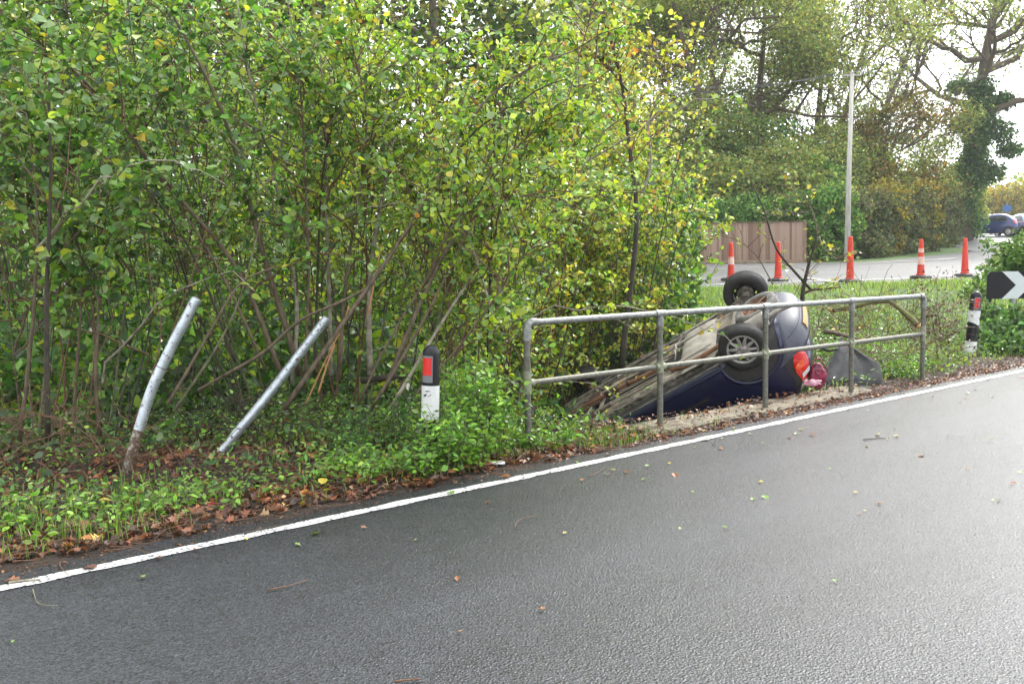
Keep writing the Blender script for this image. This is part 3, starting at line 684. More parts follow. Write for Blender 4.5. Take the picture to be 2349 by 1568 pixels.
CR = Matrix(((-.760, .232, .607), (.423, .886, .191), (-.493, .402, -.771))).to_4x4()
CR = CR.to_quaternion().to_matrix().to_4x4()
car = empty('overturned_car', label='dark blue hatchback lying upside down nose first in the ditch behind the railing', cat='car')
CARL = Vector((2.65, 11.575, 1.013))
car.matrix_world = Matrix.Translation(CARL) @ CR
body_mesh(car, M['blue'])
for x in (0, 2.45):
    for sg in (-1, 1): arch_lip(car, x, sg, M['blue'])
# sills, door seams
for sg in (-1, 1):
    mb = MB(); mb.grid([[side_pt(x, z, sg, off) for (z, off) in ((.235, .002), (.25, .012), (.285, .014), (.30, .004))] for x in np.linspace(.37, 2.08, 14)]); mb.build('sill', M['blue'], car, smooth=True)
    mb = MB(); mb.grid([[(x, y, .232) for y in (sg * .60, sg * .69)] for x in (.36, 1.2, 2.09)]); mb.grid([[side_pt(x, z, sg, off) for (z, off) in ((.222, -.02), (.228, .004), (.236, .006))] for x in np.linspace(.36, 2.09, 12)]); mb.build('sill_flange', M['under_d'], car)
    for xs0 in (.62, 1.98):
        patch_side(car, 'door_seam', M['arch'], np.linspace(.3, .9, 10), lambda z: xs0, lambda z: xs0 + .009, sg, .0015, 1)
    patch_side(car, 'swage_line', M['arch'], [.585, .592], lambda z: .42, lambda z: 2.0, sg, .0012, 10)
    patch_side(car, 'side_window', M['glass'], np.linspace(.93, 1.24, 6), lambda z: -.1 + (z - .93) * .9, lambda z: 1.9 - (z - .93) * 1.5, sg, .003, 8)
    patch_side(car, 'side_rubbing_strip', M['arch'], [.47, .49, .51], lambda z: .65, lambda z: 1.95, sg, .006, 8)
# rear bumper: wraps round the corners, dusty grey
def bump_top(phi):                              # top edge rises to the middle at the back, drops at the arch
    s = abs(math.sin(phi)); c = -math.cos(phi); return .60 + .04 * c
def phi_at(z, x0, off=0):
    lo_, hi_ = rad(90), rad(180)
    for _ in range(30):
        m_ = (lo_ + hi_) / 2
        if outl(z, m_, off)[0] > x0: lo_ = m_
        else: hi_ = m_
    return lo_
mb = MB(); nphi = 60; rows = []
for k in range(12):
    zk = .225 + .375 * k / 11; x0 = -math.sqrt(max(.0001, .378 ** 2 - (zk - .27) ** 2)); p0_ = phi_at(zk, x0); row = []
    for j in range(nphi + 1):
        phi = p0_ + (2 * math.pi - 2 * p0_) * j / nphi; z = .225 + (bump_top(phi) - .225) * k / 11
        row.append(outl(z, phi, .022 if 0 < k < 11 and 0 < j < nphi else .002))
    rows.append(row)
mb.grid(rows)
mb.build('rear_bumper', M['dust_grey'], car, smooth=True)
mb = MB(); mb.grid([[(p[0] + dx, p[1] * f, z) for (dx, f, z) in ((0, .99, .226), (.05, .93, .224), (.09, .88, .219))] for p in (outl(.226, rad(112) + rad(136) * u, -.0) for u in np.linspace(0, 1, 36))]); mb.build('bumper_inner_edge', M['arch'], car, smooth=True)
# under lip of the bumper, seam line
mb = MB(); mb.grid([[outl(.228, rad(120) + rad(120) * u, .02), outl(.222, rad(120) + rad(120) * u, -.03), outl(.27, rad(120) + rad(120) * u, -.06)] for u in np.linspace(0, 1, 30)]); mb.build('bumper_lip', M['dust_grey'], car, smooth=True)
mb = MB(); mb.grid([[outl(.40, rad(98) + rad(164) * u, .0235), outl(.408, rad(98) + rad(164) * u, .0235)] for u in np.linspace(0, 1, 50) if outl(.4, rad(98) + rad(164) * u, 0)[0] < -.36]); mb.build('bumper_groove', M['arch'], car, smooth=True)
patch_end(car, 'number_plate_recess', M['arch'], [.44, .50, .56], lambda z: -.30, lambda z: .30, .025)
patch_end(car, 'number_plate', M['plate_y'], [.455, .50, .55], lambda z: -.26, lambda z: .26, .030)
# tailgate: lower panel and glass
patch_end(car, 'tailgate', M['blue_pale'] if 'blue_pale' in M else M['blue'], np.linspace(.64, .92, 6), lambda z: -.56, lambda z: .56, .010)
patch_end(car, 'rear_window', M['glass_p'], np.linspace(.95, 1.26, 7), lambda z: -.55 + (z - .95) * .4, lambda z: .55 - (z - .95) * .4, .006)
patch_end(car, 'tailgate_seam', M['arch'], [.635, .642], lambda z: -.62, lambda z: .62, .012)
for sg in (-1, 1):
    # tail lamp wraps the corner
    mb = MB(); rows = []
    for z in np.linspace(.605, 1.0, 12):
        u = (z - .605) / .395; wdt = .26 * (math.sin(math.pi * (u * .86 + .10)) ** .55)
        ph0 = rad(149) - wdt * .62; ph1 = rad(149) + wdt * .55
        rows.append([(p[0], sg * abs(p[1]), p[2]) for p in (outl(z, ph0 + (ph1 - ph0) * k / 9, .012 + .012 * math.sin(math.pi * k / 9)) for k in range(10))])
    mb.grid(rows); tl = mb.build('tail_lamp', M['redlens'], car, smooth=True)
    mb = MB(); rows = []
    for z in np.linspace(.70, .80, 8):
        u = (z - .70) / .10; wdt = .08 * math.sqrt(max(0, 1 - (2 * u - 1) ** 2)) + .004
        rows.append([(p[0], sg * abs(p[1]), p[2]) for p in (outl(z, rad(145) - wdt + 2 * wdt * k / 7, .027) for k in range(8))])
    mb.grid(rows); mb.build('indicator_lens', M['orangelens'], tl, smooth=True)
    mb = MB(); mb.grid([[(p[0], sg * abs(p[1]), p[2]) for p in (outl(z, rad(149) - .10 + .2 * k / 6, .027) for k in range(7))] for z in np.linspace(.865, .925, 5)]); mb.build('reversing_lens', M['sign_white'], tl, smooth=True)
    mb = MB(); mb.grid([[(p[0], sg * abs(p[1]), p[2]) for p in (outl(z, rad(149) - .24 + .47 * k / 8, .006) for k in range(9))] for z in np.linspace(.59, 1.01, 8)]); mb.build('lamp_gasket', M['arch'], tl, smooth=True)
# floor pan with ribs
def fz(x, y):
    z = .215
    z -= .030 * (math.exp(-((abs(y) - .40) / .035) ** 4)) * (0 < x < 2.6)                  # chassis rails stand out
    z += .055 * math.exp(-(y / .13) ** 4) * (x > .25)                                       # tunnel
    if x > .8: z += .012 * math.sin(y * 42) * (abs(y) > .17) * (abs(y) < .35)
    if x > .8: z += .010 * math.sin(x * 9) 
    if x < -.02: z += .03
    return z
def ylim(x): return min(.64, side_pt(x, .22, 1, -.05)[1])
mb = MB(); mb.grid([[(x, y * ylim(x), fz(x, y * ylim(x))) for y in np.linspace(-1, 1, 61)] for x in np.linspace(-.27, 2.75, 90)]); mb.build('floor_pan', M['under'], car, smooth=True, ang=25)
for sg in (-1, 1):
    mb = MB(); mb.box((1.6, sg * .52, .197), (1.3, .07, .03), None, .01); mb.build('floor_rib', M['under_d'], car)
    mb = MB(); mb.box((2.35, sg * .33, .18), (.9, .08, .07), None, .012); mb.build('chassis_rail', M['under_d'], car)
mb = MB(); rows = []
for u in np.linspace(0, 1, 15):                  # fuel tank, rounded slab
    x = .42 + .50 * u; row = []
    for v in np.linspace(-1, 1, 25):
        y = .50 * v + .03; e = (1 - abs(2 * u - 1) ** 5) * (1 - abs(v) ** 6)
        row.append((x, y, .215 - .085 * e - .008 * math.sin(v * 14) * e * (u > .3)))
    rows.append(row)
mb.grid(rows); mb.build('fuel_tank', M['tank'], car, smooth=True)
for sg in (-1, 1):
    for k in range(3):
        mb = MB(); y0_ = sg * (.20 + .075 * k); mb.tube([(1.05, y0_, .212), (1.3, y0_, .200), (1.9 + .1 * k, y0_, .200), (2.15, y0_, .214)], .012, 6); mb.build('floor_rib', M['under'], car, smooth=True)
    mb = MB(); mb.grid([[(x, sg * y, z + .012 * math.sin(x * 23)) for y, z in ((.57, .224), (.585, .195), (.60, .19), (.615, .224))] for x in np.linspace(.4, 2.1, 40)]); mb.build('jacking_flange', M['under_d'], car)
mb = MB(); mb.box((2.12, -.12, .20), (.05, 1.05, .035), Matrix.Rotation(.05, 3, 'Z'), .01); mb.build('crossmember', M['under'], car)
mb = MB(); mb.box((2.28, .02, .165), (.28, .34, .03), Matrix.Rotation(-.1, 3, 'Z'), .012); mb.build('gearbox_bracket', M['rust_dark'], car)
mb = MB(); mb.box((1.62, -.05, .195), (.75, .15, .004), Matrix.Rotation(.02, 3, 'Z')); mb.build('heat_shield', M['dirty_metal'], car)
for k in range(4):
    mb = MB(); mb.tube(resample([(2.7, -.45 + .25 * k, .2), (2.5, -.4 + .28 * k, .14), (2.3, -.5 + .3 * k, .16), (2.2, -.3 + .2 * k, .2)], 14), .009 + .003 * (k % 2), 6); mb.build('hose', M['black_steel'] if k % 2 else M['dirty_metal'], car, smooth=True)
for k, y in enumerate((-.30, .20, .42)):
    mb = MB(); mb.box((.67, y, .125), (.50, .03, .006)); mb.build('tank_strap', M['dirty_metal'], car)
# beam axle, trailing arms, springs, dampers
mb = MB(); mb.tube([(.06, -.56, .18), (.12, -.3, .19), (.12, .3, .19), (.06, .56, .18)], .035, 10); mb.build('rear_axle_beam', M['under_d'], car, smooth=True)
mb = MB(); mb.box((.13, -.05, .15), (.055, .95, .02), Matrix.Rotation(.04, 3, 'Z')); mb.box((.155, -.05, .165), (.006, .95, .05), Matrix.Rotation(.04, 3, 'Z')); mb.build('axle_cover', M['dirty_metal'], car)
for sg in (-1, 1):
    mb = MB(); mb.tube([(.02, sg * .60, .175), (.12, sg * .57, .19), (.28, sg * .50, .20), (.42, sg * .46, .22)], [.042, .04, .035, .03], 10); mb.build('trailing_arm', M['under_d'], car, smooth=True)
    mb = MB(); mb.tube([(0, sg * .64, .165), (0, sg * .50, .165)], .05, 14); mb.tube([(0, sg * .55, .165), (.10, sg * .56, .24)], .03, 8); mb.build('stub_axle', M['under_d'], car, smooth=True, ang=40)
    mb = MB(); A = np.linspace(0, 2 * math.pi * 6, 80); mb.tube([(-.07 + .048 * math.cos(a), sg * .52 + .048 * math.sin(a), .25 + .28 * a / A[-1]) for a in A], .007, 6); mb.build('coil_spring', M['black_steel'], car, smooth=True)
    mb = MB(); mb.tube([(-.07, sg * .52, .22), (-.05, sg * .52, .5)], .02, 10); mb.build('damper', M['black_steel'], car, smooth=True)
# spare wheel slung flat under the boot
sp = wheel(car, (-.17, .03, .185), 1, False, 0, detail=False); sp.name = 'spare_wheel'; sp.rotation_euler = (rad(-90), 0, 0)
for c_ in sp.children:
    if c_.name.startswith(('rim', 'steel_disc', 'brake_drum')): c_.data.materials[0] = M['rust']
    if c_.name.startswith('tyre'): c_.data.materials[0] = M['dusty_tyre']
mb = MB(); mb.tube([(-.50, .32, .2), (-.3, .12, .11), (-.1, -.05, .11), (.05, -.15, .16)], .006, 6); mb.tube([(-.48, -.10, .2), (-.25, 0, .11), (-.05, .2, .11), (.05, .30, .16)], .006, 6); mb.build('spare_wheel_cradle', M['dirty_metal'], car)
# exhaust
mb = MB(); e = resample([(2.75, .04, .19), (2.35, -.02, .155), (1.9, -.05, .15), (1.5, -.08, .16), (1.15, -.12, .155), (1.02, -.26, .15), (.98, -.38, .15), (.85, -.44, .15), (.6, -.47, .14), (.35, -.47, .13), (.2, -.44, .12), (.12, -.40, .12)], 44)
mb.tube(e, .028, 12); mb.build('exhaust_pipe', M['rust'], car, smooth=True)
mb = MB(); mb.tube([(2.05, -.035, .15), (2.03, -.036, .15), (1.85, -.05, .15), (1.83, -.05, .15)], [.028, .042, .042, .028], 14); mb.tube([(1.7, -.06, .152), (1.66, -.062, .152)], .036, 12); mb.build('exhaust_flex_joint', M['rust_dark'] if 'rust_dark' in M else M['rust'], car, smooth=True, ang=40)
mb = MB(); mb.tube([(.14, -.40, .15), (.12, -.40, .15), (-.30, -.36, .15), (-.32, -.36, .15)], [.03, .088, .088, .03], 22); mb.build('silencer', M['dirty_metal'], car, smooth=True, ang=40)
mb = MB(); mb.tube(resample([(-.30, -.36, .15), (-.42, -.33, .155), (-.50, -.31, .17), (-.60, -.31, .18)], 12), .024, 12, caps=False); mb.tube([(-.585, -.31, .18), (-.61, -.31, .18)], .027, 12, caps=False); mb.build('exhaust_tip', M['dirty_metal'], car, smooth=True)
mb = MB(); mb.box((.60, -.51, .17), (.46, .20, .012), Matrix.Rotation(.2, 3, 'X')); mb.build('heat_shield', M['dirty_metal'], car)
# cables and brake pipes
for k in range(3):
    mb = MB(); o_ = .025 * k; mb.tube(resample([(2.6, .30 + o_, .18), (2.0, .28 + o_, .17), (1.4, .34 + o_, .185), (1.05, .18 + o_, .17), (.97, .36 + o_, .165), (.75, .57, .17), (.4, .58, .19), (.15, .45, .2)], 40), .006, 6); mb.build('brake_pipe', M['black_steel'] if k % 2 else M['dirty_metal'], car)
for k in range(3):
    mb = MB(); mb.tube(resample([(1.0, -.05 + .05 * k, .19), (.96, .02 + .06 * k, .14), (.99, .12 + .06 * k, .13), (.95, .20 + .06 * k, .19)], 14), .009, 6); mb.build('handbrake_cable', M['dirty_metal'] if k != 1 else M['black_steel'], car)
# front suspension, subframe and torn engine bay
mb = MB(); mb.box((2.42, 0, .19), (.34, .78, .05), None, .015); mb.build('front_subframe', M['under_d'], car)
for sg in (-1, 1):
    mb = MB(); mb.tube([(2.30, sg * .34, .19), (2.40, sg * .50, .17), (2.44, sg * .60, .17)], [.04, .03, .03], 8); mb.build('control_arm', M['rust'], car, smooth=True)
    mb = MB(); mb.tube([(2.52, sg * .15, .25), (2.47, sg * .58, .26)], .018, 8); mb.build('drive_shaft', M['black_steel'], car, smooth=True)
    mb = MB(); mb.tube([(2.44, sg * .52, .25), (2.44, sg * .50, .62)], .03, 8); mb.build('strut', M['under_d'], car, smooth=True)
mb = MB(); mb.box((2.62, .12, .22), (.30, .36, .12), None, .03); mb.build('sump', M['under_d'], car)
mb = MB(); mb.tube([(2.8, -.2, .18), (2.55, -.35, .16), (2.3, -.25, .16), (2.15, .1, .17), (2.3, .38, .16)], .012, 8); mb.build('anti_roll_bar', M['under'], car, smooth=True)
patch_end(car, 'front_bumper', M['dust_grey'], np.linspace(.23, .5, 6), lambda z: -.62, lambda z: .62, .03, False)
patch_end(car, 'windscreen', M['glass'], np.linspace(.97, 1.26, 6), lambda z: -.6 + (z - .97) * .5, lambda z: .6 - (z - .97) * .5, .005, False)
wheel(car, (0.0, -.71, .165), -1, True)
wheel(car, (0.0, .68, .165), 1, False)
wheel(car, (2.45, .67, .20), 1, False, rad(28))
wheel(car, (2.45, -.68, .20), -1, True, rad(10))
# ------------------------------------------------------------------ debris by the car
ds = empty('plastic_sheet', Z3(1150, 1150, 11.75), label='dark grey ribbed plastic panel standing on edge behind the railing', cat='plastic panel')
ob = np.array(Z3(1150, 1150, 11.75)); mb = MB(); rows = []
L_ = [(1062, 935, 12.3), (1010, 1040, 12.1), (960, 1150, 11.9), (925, 1230, 11.75), (900, 1300, 11.6)]
R_ = [(1110, 1000, 12.35), (1250, 1085, 12.2), (1335, 1135, 12.1), (1352, 1225, 11.95), (1340, 1300, 11.8)]
for a, b_ in zip(L_, R_):
    pa, pb = np.array(Z3(*a)), np.array(Z3(*b_)); row = []
    for k in range(25):
        u = k / 24; p = pa + (pb - pa) * u; p[1] += .018 * math.sin(u * 22 + a[1] * .01) + .06 * math.sin(u * math.pi); p[2] += .012 * math.sin(u * 15); row.append(p - ob)
    rows.append(row)
mb.grid(rows); g = mb.build('panel', M['plasticsheet'], ds, smooth=True); md = g.modifiers.new('s', 'SOLIDIFY'); md.thickness = .006
bp_ = Z3(893, 1212, 11.25)
bg = empty('magenta_bag', bp_, label='shiny magenta bag with a round pocket jammed beside the tail lamp', cat='bag')
def blob(name, m, parent, c, r, seed, n=3, sq=(1, 1, 1), amp=.22):
    bm = bmesh.new(); bmesh.ops.create_icosphere(bm, subdivisions=n, radius=1)
    for v in bm.verts:
        p = v.co; f = 1 + amp * (math.sin(p.x * 4 + seed) * math.sin(p.y * 5 + seed * 2) + .5 * math.sin(p.z * 9 + seed + p.x * 7))
        v.co = Vector((p.x * r * sq[0] * f + c[0], p.y * r * sq[1] * f + c[1], p.z * r * sq[2] * f + c[2]))
    me = bpy.data.meshes.new(name); bm.to_mesh(me); bm.free(); me.materials.append(m); me.polygons.foreach_set('use_smooth', [True] * len(me.polygons))
    o = bpy.data.objects.new(name, me); COL.objects.link(o); o.parent = parent; return o
blob('bag_body', M['magenta'], bg, (0, 0, 0), .12, 1, sq=(.9, .5, 1.15))
mb = MB(); mb.tube(curve([-.08, -.05, .10], [.10, -.06, .06], 10, .5, .5), .009, 6); mb.build('bag_strap', M['magenta'], bg, smooth=True)
mb = MB(); A = np.linspace(0, 2 * math.pi, 20); mb.tube([(.045 * math.cos(a), -.075, .05 + .032 * math.sin(a)) for a in A], .007, 6, caps=False); mb.build('pocket_rim', M['magenta'], bg, smooth=True)
c1 = empty('crumpled_cloth', Z3(845, 1262, 11.1), label='crumpled pink and white cloth on the slab under the tail lamp', cat='cloth')
blob('cloth_body', M['pinkwhite'], c1, (0, 0, 0), .055, 4, sq=(1.4, .6, .6), amp=.6)
# white lid litter
lp = gp(1137, 1069, 0.0); lp = np.array([lp[0], lp[1], H(lp[0], lp[1])])
lid = empty('crushed_lid', lp + np.array([0, 0, .02]), rad(10), label='crushed white oval plastic lid lying among leaves at the road edge', cat='litter')
mb = MB(); rows = []
for r, z in ((.2, 0), (.6, .002), (.8, .010), (1.0, .004), (1.0, -.006)): rows.append([(.075 * r * math.cos(a), .04 * r * math.sin(a), z + .004 * math.sin(3 * a)) for a in np.linspace(0, 2 * math.pi, 28)])
mb.grid(rows); mb.build('lid_shell', M['white_pl'], lid, smooth=True, ang=50)

# ------------------------------------------------------------------ cones
def cone_at(px, ytop, ybase, Hm, sleeve, label, lean=0):
    hpx = ybase - ytop; d = FP * Hm / hpx; p = at(px, ybase, d); z = H(p[0], p[1], False) + .03
    r0 = empty('traffic_cone', (p[0], p[1], z), rng.uniform(0, 1), label=label, cat='traffic cone', group='tall orange cones across the side road'); r0.rotation_euler = (0, lean, r0.rotation_euler[2])
    mb = MB(); hb = .07
    o8 = [(.205 * c, .205 * s) for c, s in ((1, .6), (.6, 1), (-.6, 1), (-1, .6), (-1, -.6), (-.6, -1), (.6, -1), (1, -.6))]
    vs = [(x * 1.0, y * 1.0, 0) for x, y in o8] + [(x, y, .045) for x, y in o8] + [(x * .85, y * .85, .07) for x, y in o8] + [(x * .4, y * .4, .075) for x, y in o8]
    fs = [(i * 8 + j, i * 8 + (j + 1) % 8, (i + 1) * 8 + (j + 1) % 8, (i + 1) * 8 + j) for i in range(3) for j in range(8)] + [tuple(range(8))[::-1], tuple(24 + j for j in range(8))]
    mb.add(vs, fs); mb.build('base', M['rubber'], r0)
    mb = MB(); mb.lathe([(.105, .07), (.105, .095), (.085, .105), (.066, Hm * .55), (.052, Hm - .12), (.052, Hm - .10), (.047, Hm - .095), (.044, Hm - .01), (.032, Hm), (.02, Hm)], 24); mb.build('cone_body', M['cone'], r0, smooth=True, ang=35)
    for (a, b_) in sleeve:
        mb = MB(); ra = np.interp(a * Hm, [.115, Hm * .55, Hm - .12], [.085, .066, .052]) + .003; rb = np.interp(b_ * Hm, [.115, Hm * .55, Hm - .12], [.085, .066, .052]) + .003
        mb.lathe([(ra, a * Hm), (rb, b_ * Hm)], 24); mb.build('sleeve', M['cone_sleeve'], r0, smooth=True)
cone_at(1677, 566, 653, .9, [(.42, .62)], 'orange cone with one scuffed white sleeve behind the upturned inner wheel')
cone_at(1785, 561, 651, .9, [], 'plain orange cone directly behind the upturned grey bumper and broken twigs')
cone_at(1950, 541, 646, 1.0, [], 'tallest plain orange cone standing in front of the telegraph pole', 0)
cone_at(2112, 549, 638, .9, [(.35, .55), (.66, .76)], 'orange cone with two worn white sleeves in front of the brown hedge')
cone_at(2213, 543, 630, .9, [], 'plain orange cone furthest right on the side road near the chevron sign')
cone_at(1562, 572, 655, .9, [(.42, .62)], 'orange cone mostly hidden behind the yellow green hazel leaves')

# ------------------------------------------------------------------ timber fence
f0, f1 = -3.2, at(1848, 600, 39.8)[0]; fy = 39.8; FH = 1.62
fr = empty('timber_fence', (f0, fy, H(4, fy, False)), label='closeboard brown timber fence on the far side of the side road', cat='fence')
nb = int((f1 - f0) / .098); me_b = []
for k in range(4):
    b = MB(); b.box((0, 0, FH / 2 - .02), (.112, .019, FH - .06), Matrix.Rotation(rad(4), 3, 'Z')); o = b.build('board', BM[k], fr); me_b.append(o.data); bpy.data.objects.remove(o)
for i in range(nb):
    o = bpy.data.objects.new('board', me_b[rng.integers(0, 4)]); COL.objects.link(o); o.parent = fr; o.location = (i * .098, rng.normal(0, .002), rng.normal(.05, .012))
mb = MB(); mb.box(((f1 - f0) / 2 - .05, -.005, FH + .045), (f1 - f0 + .05, .07, .035)); mb.build('capping_rail', BM[2], fr)
mb = MB(); mb.box(((f1 - f0) / 2 - .05, -.01, .06), (f1 - f0 + .05, .03, .16)); mb.build('gravel_board', BM[1], fr)
mb = MB(); mb.box((f1 - f0 - .03, .0, FH / 2), (.10, .10, FH + .1)); mb.build('end_post', BM[0], fr)

# ------------------------------------------------------------------ telegraph pole and wires
pb = at(1943, 590, 38.0); pz0 = H(pb[0], pb[1], False); ptp = at(1955, 165, 38.0)
tp = empty('telegraph_pole', (pb[0], 38.0, pz0), label='pale weathered telegraph pole standing in front of the hedge', cat='telegraph pole')
b0 = np.array([pb[0], 38., pz0])
mb = MB(); mb.tube([np.array([0, 0, -.3]), (ptp - b0) * .5 + np.array([-.02, 0, 0]), ptp - b0], [.115, .09, .07], 14); mb.build('pole', M['pole_wood'], tp, smooth=True)
mb = MB(); mb.box(ptp - b0 + np.array([0, 0, -.12]), (.7, .05, .05)); mb.build('crossarm', M['pole_wood'], tp)
for sx in (-.38, 0, .38):
    mb = MB(); mb.tube([ptp - b0 + np.array([sx, 0, -.08]), ptp - b0 + np.array([sx, 0, .06])], [.03, .02], 8); mb.build('insulator', M['white_pl'], tp, smooth=True)
for k, (sx, ex, ey, lab) in enumerate(((-.38, 1500, 182, 'upper thin overhead wire running left from the telegraph pole'), (.38, 1500, 168, 'lower thin overhead wire running left from the telegraph pole'), (0, 2900, 140, 'thin overhead wire running right from the telegraph pole'))):
    a = ptp + np.array([sx, 0, .03]); e_ = at(ex, ey, 36 if k < 2 else 44); e_ = a + (e_ - a) * 1.6
    P = [a + (e_ - a) * u + np.array([0, 0, -.55 * 4 * u * (1 - u)]) for u in np.linspace(0, 1, 24)]
    mb = MB(); mb.tube(P, .011, 5); mb.build('overhead_wire', M['cable'], label=lab, cat='wire', group='wires on the telegraph pole')

# ------------------------------------------------------------------ chevron sign
d_ = 16.0; s0 = Z3(2090, 480, d_); s1 = Z3(2090, 672, d_); hh = s0[2] - s1[2]; sw = hh * 3.1
sg = empty('chevron_sign', (s0[0], d_, s1[2]), rad(-3), label='black and white chevron board pointing right on a grey post', cat='road sign')
cc = .12 * hh
mb = MB(); oc = [(cc * .7, 0), (sw, 0), (sw, hh), (cc * .7, hh), (0, hh - cc), (0, 0)]
oc = [(0, 0), (sw, 0), (sw, hh), (cc, hh), (0, hh - cc * 1.1)]
mb.add([(x, -.004, z) for x, z in oc] + [(x, .012, z) for x, z in oc], [tuple(range(5)), tuple(range(9, 4, -1))] + [(i, (i + 1) % 5, 5 + (i + 1) % 5, 5 + i) for i in range(5)]); mb.build('board_plate', M['sign_black'], sg)
for k in range(3):
    x0 = .53 * hh + k * hh * 1.02; w_ = .57 * hh; tip = .50 * hh
    mb = MB(); pts = [(x0, hh), (x0 + w_, hh), (min(x0 + w_ + tip, sw), hh / 2), (x0 + w_, 0), (x0, 0), (x0 + tip, hh / 2)]
    if x0 + w_ > sw: continue
    mb.add([(x, -.007, z) for x, z in pts], [(0, 1, 2, 5), (5, 2, 3, 4)]); mb.build('white_chevron', M['sign_white'], sg)
for px_ in (.97, 2.7):
    mb = MB(); mb.tube([(px_ * hh, .05, -1.6), (px_ * hh, .05, hh * .97)], .038, 14); mb.build('post', M['greypost'], sg, smooth=True, ang=40)

# ------------------------------------------------------------------ far cars, barrier, signs
def far_car(px, py, d, heading, paint, label, dark=True):
    p = at(px, py, d); z = H(p[0], p[1], False) + .02
    r0 = empty('far_car', (p[0], p[1], z), heading, label=label, cat='car', group='cars at the far junction')
    K = {k: {a: b for a, b in v.items()} for k, v in KA.items()}
    body_mesh(r0, paint, True); r0.scale = (1.05, 1.05, 1.14)
    for s_ in (-1, 1):
        patch_side(r0, 'side_window', M['glass'], np.linspace(.92, 1.25, 5), lambda z: .0 + (z - .93) * .9, lambda z: .85, s_, .006, 5)
        patch_side(r0, 'side_window', M['glass'], np.linspace(.92, 1.25, 5), lambda z: .93, lambda z: 1.95 - (z - .93) * 1.5, s_, .006, 5)
        patch_side(r0, 'tail_lamp', M['redlens'], np.linspace(.78, 1.02, 5), lambda z: -.52 + (z - .78) * .6, lambda z: -.34 + (z - .78) * .5, s_, .01, 4)
        for x in (0, 2.45):
            w = empty('wheel'); w.parent = r0; w.location = (x, s_ * .70, .27)
            mb = MB(); lathe_y(mb, [(.17, -.08), (.24, -.085), (.27, -.06), (.27, .06), (.24, .085), (.17, .08)], 24, (0, 0, 0)); mb.build('tyre', M['tyre'], w, smooth=True)
            mb = MB(); lathe_y(mb, [(.001, s_ * .07), (.05, s_ * .075), (.17, s_ * .06)], 20, (0, 0, 0)); mb.build('rim', M['rim'], w)
    patch_end(r0, 'rear_window', M['glass_p'], np.linspace(.94, 1.26, 5), lambda z: -.56, lambda z: .56, .008)
    patch_end(r0, 'windscreen', M['glass'], np.linspace(.97, 1.26, 5), lambda z: -.6, lambda z: .6, .008, False)
    patch_end(r0, 'number_plate', M['plate_y'], [.50, .60], lambda z: -.25, lambda z: .25, .012)
    return r0
M['blue2'] = mat('mid_blue_paint', (.012, .035, .15), .3, .2, coat=.8)
M['dark2'] = mat('black_green_paint', (.02, .03, .032), .3, .2, coat=.8)
M['silver'] = mat('pale_blue_silver_paint', (.35, .45, .6), .3, .4, coat=.8)
M['amberwall'] = mat('amber_barrier', (.68, .42, .12), .6, nscale=2, col2=(.55, .3, .08))
M['bluesign'] = mat('blue_sign', (.02, .10, .32), .4)
far_car(2316, 536, 68, rad(146), M['blue2'], 'blue hatchback seen from its rear quarter at the far junction')
far_car(2280, 531, 76, rad(140), M['dark2'], 'dark car just ahead of the blue hatchback, mostly hidden by it')
far_car(2368, 528, 68, rad(100), M['silver'], 'pale blue car at the right edge of the picture')
def gz(p): return H(p[0], p[1], False)
p0, p1 = at(2205, 530, 84), at(2420, 520, 88)
br = empty('amber_barrier', (p0[0], p0[1], gz(p0)), math.atan2(p1[1] - p0[1], p1[0] - p0[0]), label='low amber barrier behind the distant cars', cat='barrier')
L_b = math.hypot(p1[0] - p0[0], p1[1] - p0[1])
for i in range(int(L_b / .8)):
    mb = MB(); mb.box((i * .8 + .4, 0, .65), (.77, .1, .75 + .06 * (i % 2)), None, .02); mb.build('barrier_panel', M['amberwall'], br)
p = at(2217, 512, 78); rs = empty('round_sign', (p[0], p[1], gz(p)), label='small round white and red sign far off by the end of the hedge', cat='road sign')
mb = MB(); mb.tube([(0, 0, 0), (0, 0, p[2] - gz(p))], .03, 8); mb.build('post', M['greypost'], rs)
mb = MB(); lathe_y(mb, [(.001, -.05), (.17, -.05), (.17, -.03)], 20, (0, 0, p[2] - gz(p))); mb.build('sign_face', M['sign_white'], rs)
mb = MB(); lathe_y(mb, [(.17, -.052), (.24, -.052), (.24, -.03)], 20, (0, 0, p[2] - gz(p))); mb.build('red_ring', M['red_refl'], rs)
p = at(2310, 478, 90); bs = empty('blue_sign', (p[0], p[1], gz(p)), label='small blue sign on a pole above the roof of the blue hatchback', cat='road sign')
mb = MB(); mb.tube([(0, 0, 0), (0, 0, p[2] - gz(p) + .6)], .05, 8); mb.build('post', M['greypost'], bs)
mb = MB(); mb.box((0, -.06, p[2] - gz(p)), (.75, .04, .55)); mb.build('sign_panel', M['bluesign'], bs)

